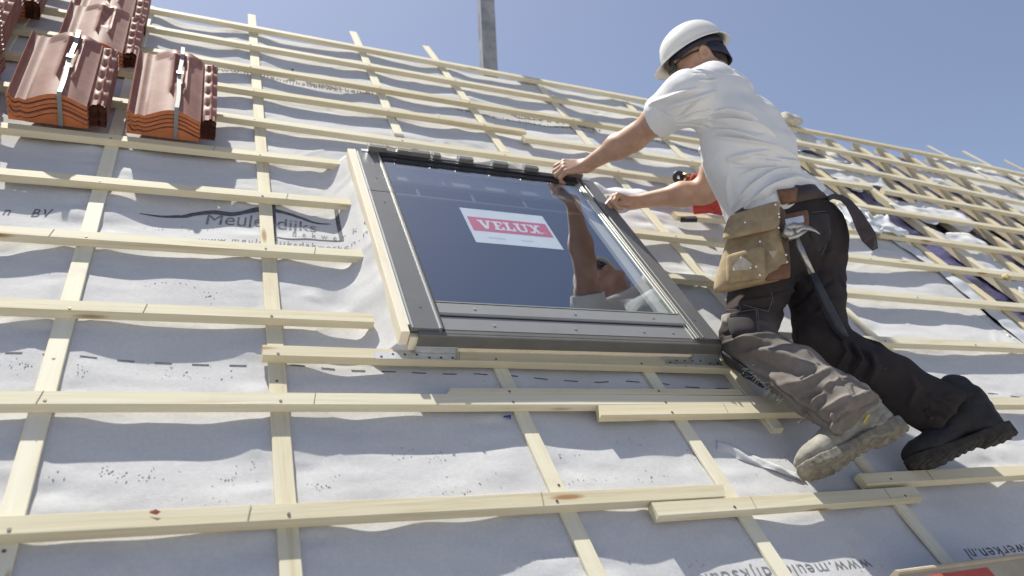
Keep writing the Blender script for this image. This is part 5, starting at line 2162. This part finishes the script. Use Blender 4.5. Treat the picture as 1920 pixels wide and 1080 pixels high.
    M_GRIP = plain("hammer_grip", (.020, .022, .032), .55, noise=.3, nscale=50, bumps=.3)
    ham = empty("hammer", PT(1590, 640, 2.20))
    tag(ham, "claw hammer with steel head and black grip hanging from the worker's tool belt", "hammer")
    hz = 2.25
    mb = MB()
    mb.tube([PT(1468, 434, hz), PT(1476, 437, hz), PT(1490, 440, hz)], [.0165, .0175, .013], 12)
    mb.tube([PT(1488, 440, hz), PT(1500, 428, hz), PT(1515, 428, hz), PT(1528, 433, hz), PT(1537, 439, hz)], [.012, .012, .010, .006, .002], 10, 0, .8)
    mb.tube([PT(1472, 428, hz), PT(1486, 424, hz), PT(1506, 424, hz)], [.010, .012, .009], 10)
    mb.tube([PT(1478, 448, hz - .01), PT(1494, 442, hz - .01), PT(1512, 432, hz - .01)], [.007, .008, .004], 8)
    mb.build("hammer_head", M_STEEL, ham, None, True)
    mb = MB()
    mb.tube([PT(1492, 446, hz), PT(1507, 480, hz - .012), PT(1524, 516, hz - .02)], [.0095, .0092, .0090], 12)
    mb.build("handle", M_STEEL, ham, None, True)
    mb = MB()
    mb.tube([PT(1523, 514, hz - .02), PT(1535, 540, hz - .025), PT(1556, 585, hz - .035), PT(1570, 612, hz - .04), PT(1584, 634, hz - .045)],
            [.0105, .0135, .0165, .0170, .0135], 14)
    mb.build("grip", M_GRIP, ham, None, True)
    return person


worker()


# ------------------------------------------------------------------ loose things
def loose_things():
    # scaffold post behind the ridge
    c = U(915, 122, 0)
    c = np.array([1.575, 4.02, -.25])
    mb = MB()
    wup = np.array([0, ST, CT])
    A, B = c - wup * 1.2, c + wup * 2.6
    mb.bar(A, B, .090, .07, 0, .006, (0, -CT, ST), 1)
    post = mb.build("scaffold_post", plain("weathered_zinc", (.33, .335, .35), .6, .3, noise=.4, nscale=7, bumps=.1), origin=A)
    tag(post, "weathered grey steel post rising behind the ridge against the sky", "post")
    mb = MB()
    mb.bar(A + np.array([-.0455, -.03, 0]), B + np.array([-.0455, -.03, 0]), .004, .02, 0, 0, (0, -CT, ST), 1)
    mb.build("post_edge", M_EDGE, post)

    # red nail gun on the batten behind the worker's forearm
    g = empty("nail_gun", U(1330, 400, 0))
    tag(g, "red pneumatic nail gun lying on a batten behind the worker's forearm", "nail gun")
    M_RED = plain("red_paint", (.42, .035, .03), .4, noise=.1)
    t = 3.08
    mb = MB()
    mb.tube([PT(1290, 372, t), PT(1286, 357, t), PT(1300, 345, t), PT(1325, 352, t), PT(1345, 372, t), PT(1358, 388, t)],
            [.030, .040, .045, .055, .058, .050], 16)
    mb.tube([PT(1300, 392, t), PT(1330, 386, t), PT(1356, 392, t)], [.022, .030, .028], 12)
    mb.build("gun_body", M_RED, g, None, True)
    mb = MB()
    mb.tube([PT(1270, 352, t - .02), PT(1285, 350, t - .03), PT(1293, 356, t - .03)], [.020, .026, .022], 12)
    mb.build("end_cap", plain("grey_plastic", (.22, .22, .23), .5), g, None, True)
    mb = MB()
    ring = [PT(1272 + 7 * math.cos(a), 332 + 8 * math.sin(a), t - .02) for a in np.linspace(0, 2 * math.pi, 16)]
    mb.tube(ring, .010, 8)
    mb.build("exhaust_ring", M_BLACK, g, None, True)
    mb = MB()
    mb.tube([PT(1279, 330, t), PT(1296, 330, t), PT(1302, 340, t)], [.012, .012, .012], 10)
    mb.build("air_coupling", plain("brass", (.48, .36, .15), .35, .9), g, None, True)
    mb = MB()
    mb.bar(PT(1276, 411, t + .03), PT(1306, 411, t + .03), .03, .018, 0, .004)
    mb.build("magazine", M_BLACK, g)

    # cardboard carton at the lower right corner
    b = empty("cardboard_carton", np.array([1.75, .50, -.02]))
    tag(b, "open cardboard carton with a red printed panel in the lower right corner", "carton")
    M_CARD = plain("cardboard", (.43, .36, .26), .85, noise=.12, nscale=14, bumps=.15, bscale=60)
    P0, P1 = U(1682, 1067, .055), U(1990, 1027, .055)
    d = (P1 - P0)
    d[2] = 0
    d /= np.linalg.norm(d)
    q = np.array([-d[1], d[0], 0])

    def slab(o0, o1, w, n0, n1, name, m, ch=.001, par=b):
        mb = MB()
        mb.bar(P0 + d * o0 - q * w / 2 * 0 + np.array([0, 0, (n0 + n1) / 2 - .055]) - q * (w / 2), P0 + d * o1 + np.array([0, 0, (n0 + n1) / 2 - .055]) - q * (w / 2), w, n1 - n0, 0, ch)
        return mb.build(name, m, par)
    slab(0, .50, .34, .0005, .048, "carton_body", M_CARD)
    slab(-.006, .506, .012, .0005, .056, "rolled_edge", M_CARD, .004)
    lid = slab(.004, .50, .33, .0485, .0515, "lid", M_CARD)
    mb = MB()
    R0 = P0 + d * .035 - q * .022
    for (a0, a1, b0, b1, m, nm) in ((0, .235, 0, .25, plain("carton_red", (.50, .085, .055), .75, noise=.12, nscale=18), "red_panel"),):
        mb = MB()
        V = [R0 + d * x - q * y + np.array([0, 0, z]) for z in (-.0033, -.0028) for x, y in ((a0, b0), (a1, b0), (a1, b1), (a0, b1))]
        mb.add(V, [(0, 1, 2, 3), (7, 6, 5, 4), (0, 4, 5, 1), (1, 5, 6, 2), (2, 6, 7, 3), (3, 7, 4, 0)])
        mb.build(nm, m, lid)
    mb = MB()
    for k in range(4):
        x0 = .128 + k * .026
        V = [R0 + d * x - q * y + np.array([0, 0, -.0024]) for x, y in ((x0, .028), (x0 + .019, .028), (x0 + .017, .075), (x0 - .002, .075))]
        mb.add(V, [(0, 1, 2, 3)])
    mb.build("white_lettering", plain("carton_white", (.74, .72, .68), .8), lid)

    # rubble lump on the ridge
    c = U(1490, 232, .02)
    V, F = [], []
    bm = bmesh.new()
    bmesh.ops.create_icosphere(bm, subdivisions=3, radius=1)
    V = np.array([tuple(v.co) for v in bm.verts])
    F = [tuple(v.index for v in f.verts) for f in bm.faces]
    bm.free()
    V = V * (1 + .25 * noise3(V, .6))[:, None] * np.array([.085, .06, .036]) + c + np.array([0, .05, .01])
    o = mesh_obj("mortar_lump", V, F, plain("mortar", (.50, .46, .38), .95, noise=.2, nscale=30, bumps=.6, bscale=60), smooth=True)
    tag(o, "pale lump of mortar sitting on the ridge just right of the worker's back", "mortar lump")
    # small knots of offcut on the right battens
    c = U(1888, 520, .02)
    V2 = (np.array([v for v in V]) - V.mean(0)) * np.array([.20, .34, .34]) + c
    o = mesh_obj("wood_offcut", V2, F, plain("offcut_wood", (.52, .40, .20), .9, noise=.3, nscale=60), smooth=True)
    tag(o, "small yellowish offcut lying on a batten at the right picture edge", "offcut")
    # pencil-red tag and blue clip
    mb = MB()
    P = U(280, 962, .001)
    mb.add([P, P + [.018, .000, .0015], P + [.010, .0045, .004], P + [.001, .004, .001], P + [.012, -.006, .001]], [(0, 1, 2, 3), (0, 4, 1)])
    o = mb.build("red_tag", plain("red_tape", (.50, .16, .14), .6), origin=P)
    tag(o, "torn scrap of red tape on the nearest batten at lower left", "tape scrap")
    mb = MB()
    P = U(950, 781, -.03)
    mb.tube([P, P + [.006, -.004, .006], P + [.004, -.012, .004]], [.003, .0035, .002], 7)
    mb.tube([P, P + [-.008, -.002, .002]], [.0025, .002], 6)
    o = mb.build("blue_clip", plain("blue_plastic", (.03, .06, .30), .4), origin=P)
    tag(o, "tiny blue plastic clip hanging below the long batten under the skylight", "clip")
    # a torn strip and offcuts by the front boot
    uu, vv = np.meshgrid(np.linspace(0, 1, 30), np.linspace(-1, 1, 8), indexing='ij')
    A, B = U(1345, 832, -.035), U(1505, 893, -.03)
    d = B - A
    q = np.array([-d[1], d[0], 0]) / np.linalg.norm(d)
    w = .027 * (1 - .55 * uu)
    base = A[None, None] + uu[..., None] * d + vv[..., None] * w[..., None] * q
    base[..., 2] = H(base[..., 0], base[..., 1]) + .002 + .007 * np.abs(np.sin(uu * 7 + vv * 1.5)) * (1 - vv ** 2) + .003 * vnoise(base[..., 0], base[..., 1], .03, 90)
    V = base.reshape(-1, 3)
    F = [(i * 8 + j, (i + 1) * 8 + j, (i + 1) * 8 + j + 1, i * 8 + j + 1) for i in range(29) for j in range(7)]
    o = mesh_obj("torn_membrane", V, F, M_MEMB, smooth=True)
    tag(o, "creased torn flap of membrane running to the toe of the front boot", "membrane scrap")
    # foil strip above the skylight
    us = np.linspace(1.30, 1.98, 60)
    ws = np.linspace(0, 1, 6)
    a, b_ = np.meshgrid(us, ws, indexing='ij')
    vv = 2.47 + .085 * b_ + .012 * vnoise(a, b_ * 0, .15, 91)
    zz = H(a, vv) * 0 - .012 + .006 * vnoise(a, vv, .06, 92) + .012 * b_ * (1 - b_) * 4
    V = np.stack([a, vv, zz], -1).reshape(-1, 3)
    F = [(i * 6 + j, (i + 1) * 6 + j, (i + 1) * 6 + j + 1, i * 6 + j + 1) for i in range(59) for j in range(5)]
    o = mesh_obj("foil_strip", V, F, plain("white_foil", (.72, .72, .72), .5, noise=.06), smooth=True)
    tag(o, "white foil strip above the skylight's upper right corner, under the worker's arms", "foil strip")
    # sawdust and grit on the cloth
    mb = MB()
    spots = [(430, 905), (100, 900), (200, 890), (250, 900), (290, 885), (480, 883), (380, 940), (760, 850), (820, 860), (870, 910), (840, 930),
             (1120, 820), (1180, 830), (1060, 860), (1500, 845), (1330, 840), (1400, 850), (1470, 860), (600, 920), (640, 900), (1300, 1060),
             (1180, 1050), (1640, 1060), (1100, 900), (345, 430), (330, 540), (390, 560), (300, 430), (150, 700), (40, 690), (330, 700),
             (410, 705), (1230, 900), (1440, 885), (1250, 720), (940, 720), (1650, 690), (1700, 660)]
    for (x, y) in spots:
        k = int(rng.integers(5, 17))
        sx, sy = rng.uniform(8, 32), rng.uniform(3, 9)
        for _ in range(k):
            p = U(x + rng.normal(0, sx), y + rng.normal(0, sy), -.042)
            if WIN['u0'] - .05 < p[0] < WIN['u1'] + .05 and WIN['v0'] - .02 < p[1] < WIN['v1']: continue
            z = float(H(p[0], p[1]))
            r = rng.uniform(.0004, .0010)
            a = rng.uniform(0, 3.14)
            dx = np.array([math.cos(a), math.sin(a), 0]) * r * rng.uniform(1, 2.6)
            mb.bar(np.array([p[0], p[1], z + r * .5]) - dx, np.array([p[0], p[1], z + r * .7]) + dx, r * 1.3, r * 1.1, int(rng.random() < .8))
    o = mesh_obj("sawdust", mb.v, mb.f, [plain("sawdust_pale", (.70, .62, .45), .9), plain("grit_dark", (.26, .25, .24), .9)], origin=(0.6, 1.2, -.04), midx=mb.m)
    tag(o, "sawdust and dark grit scattered over the membrane", "sawdust", kind="stuff")


loose_things()
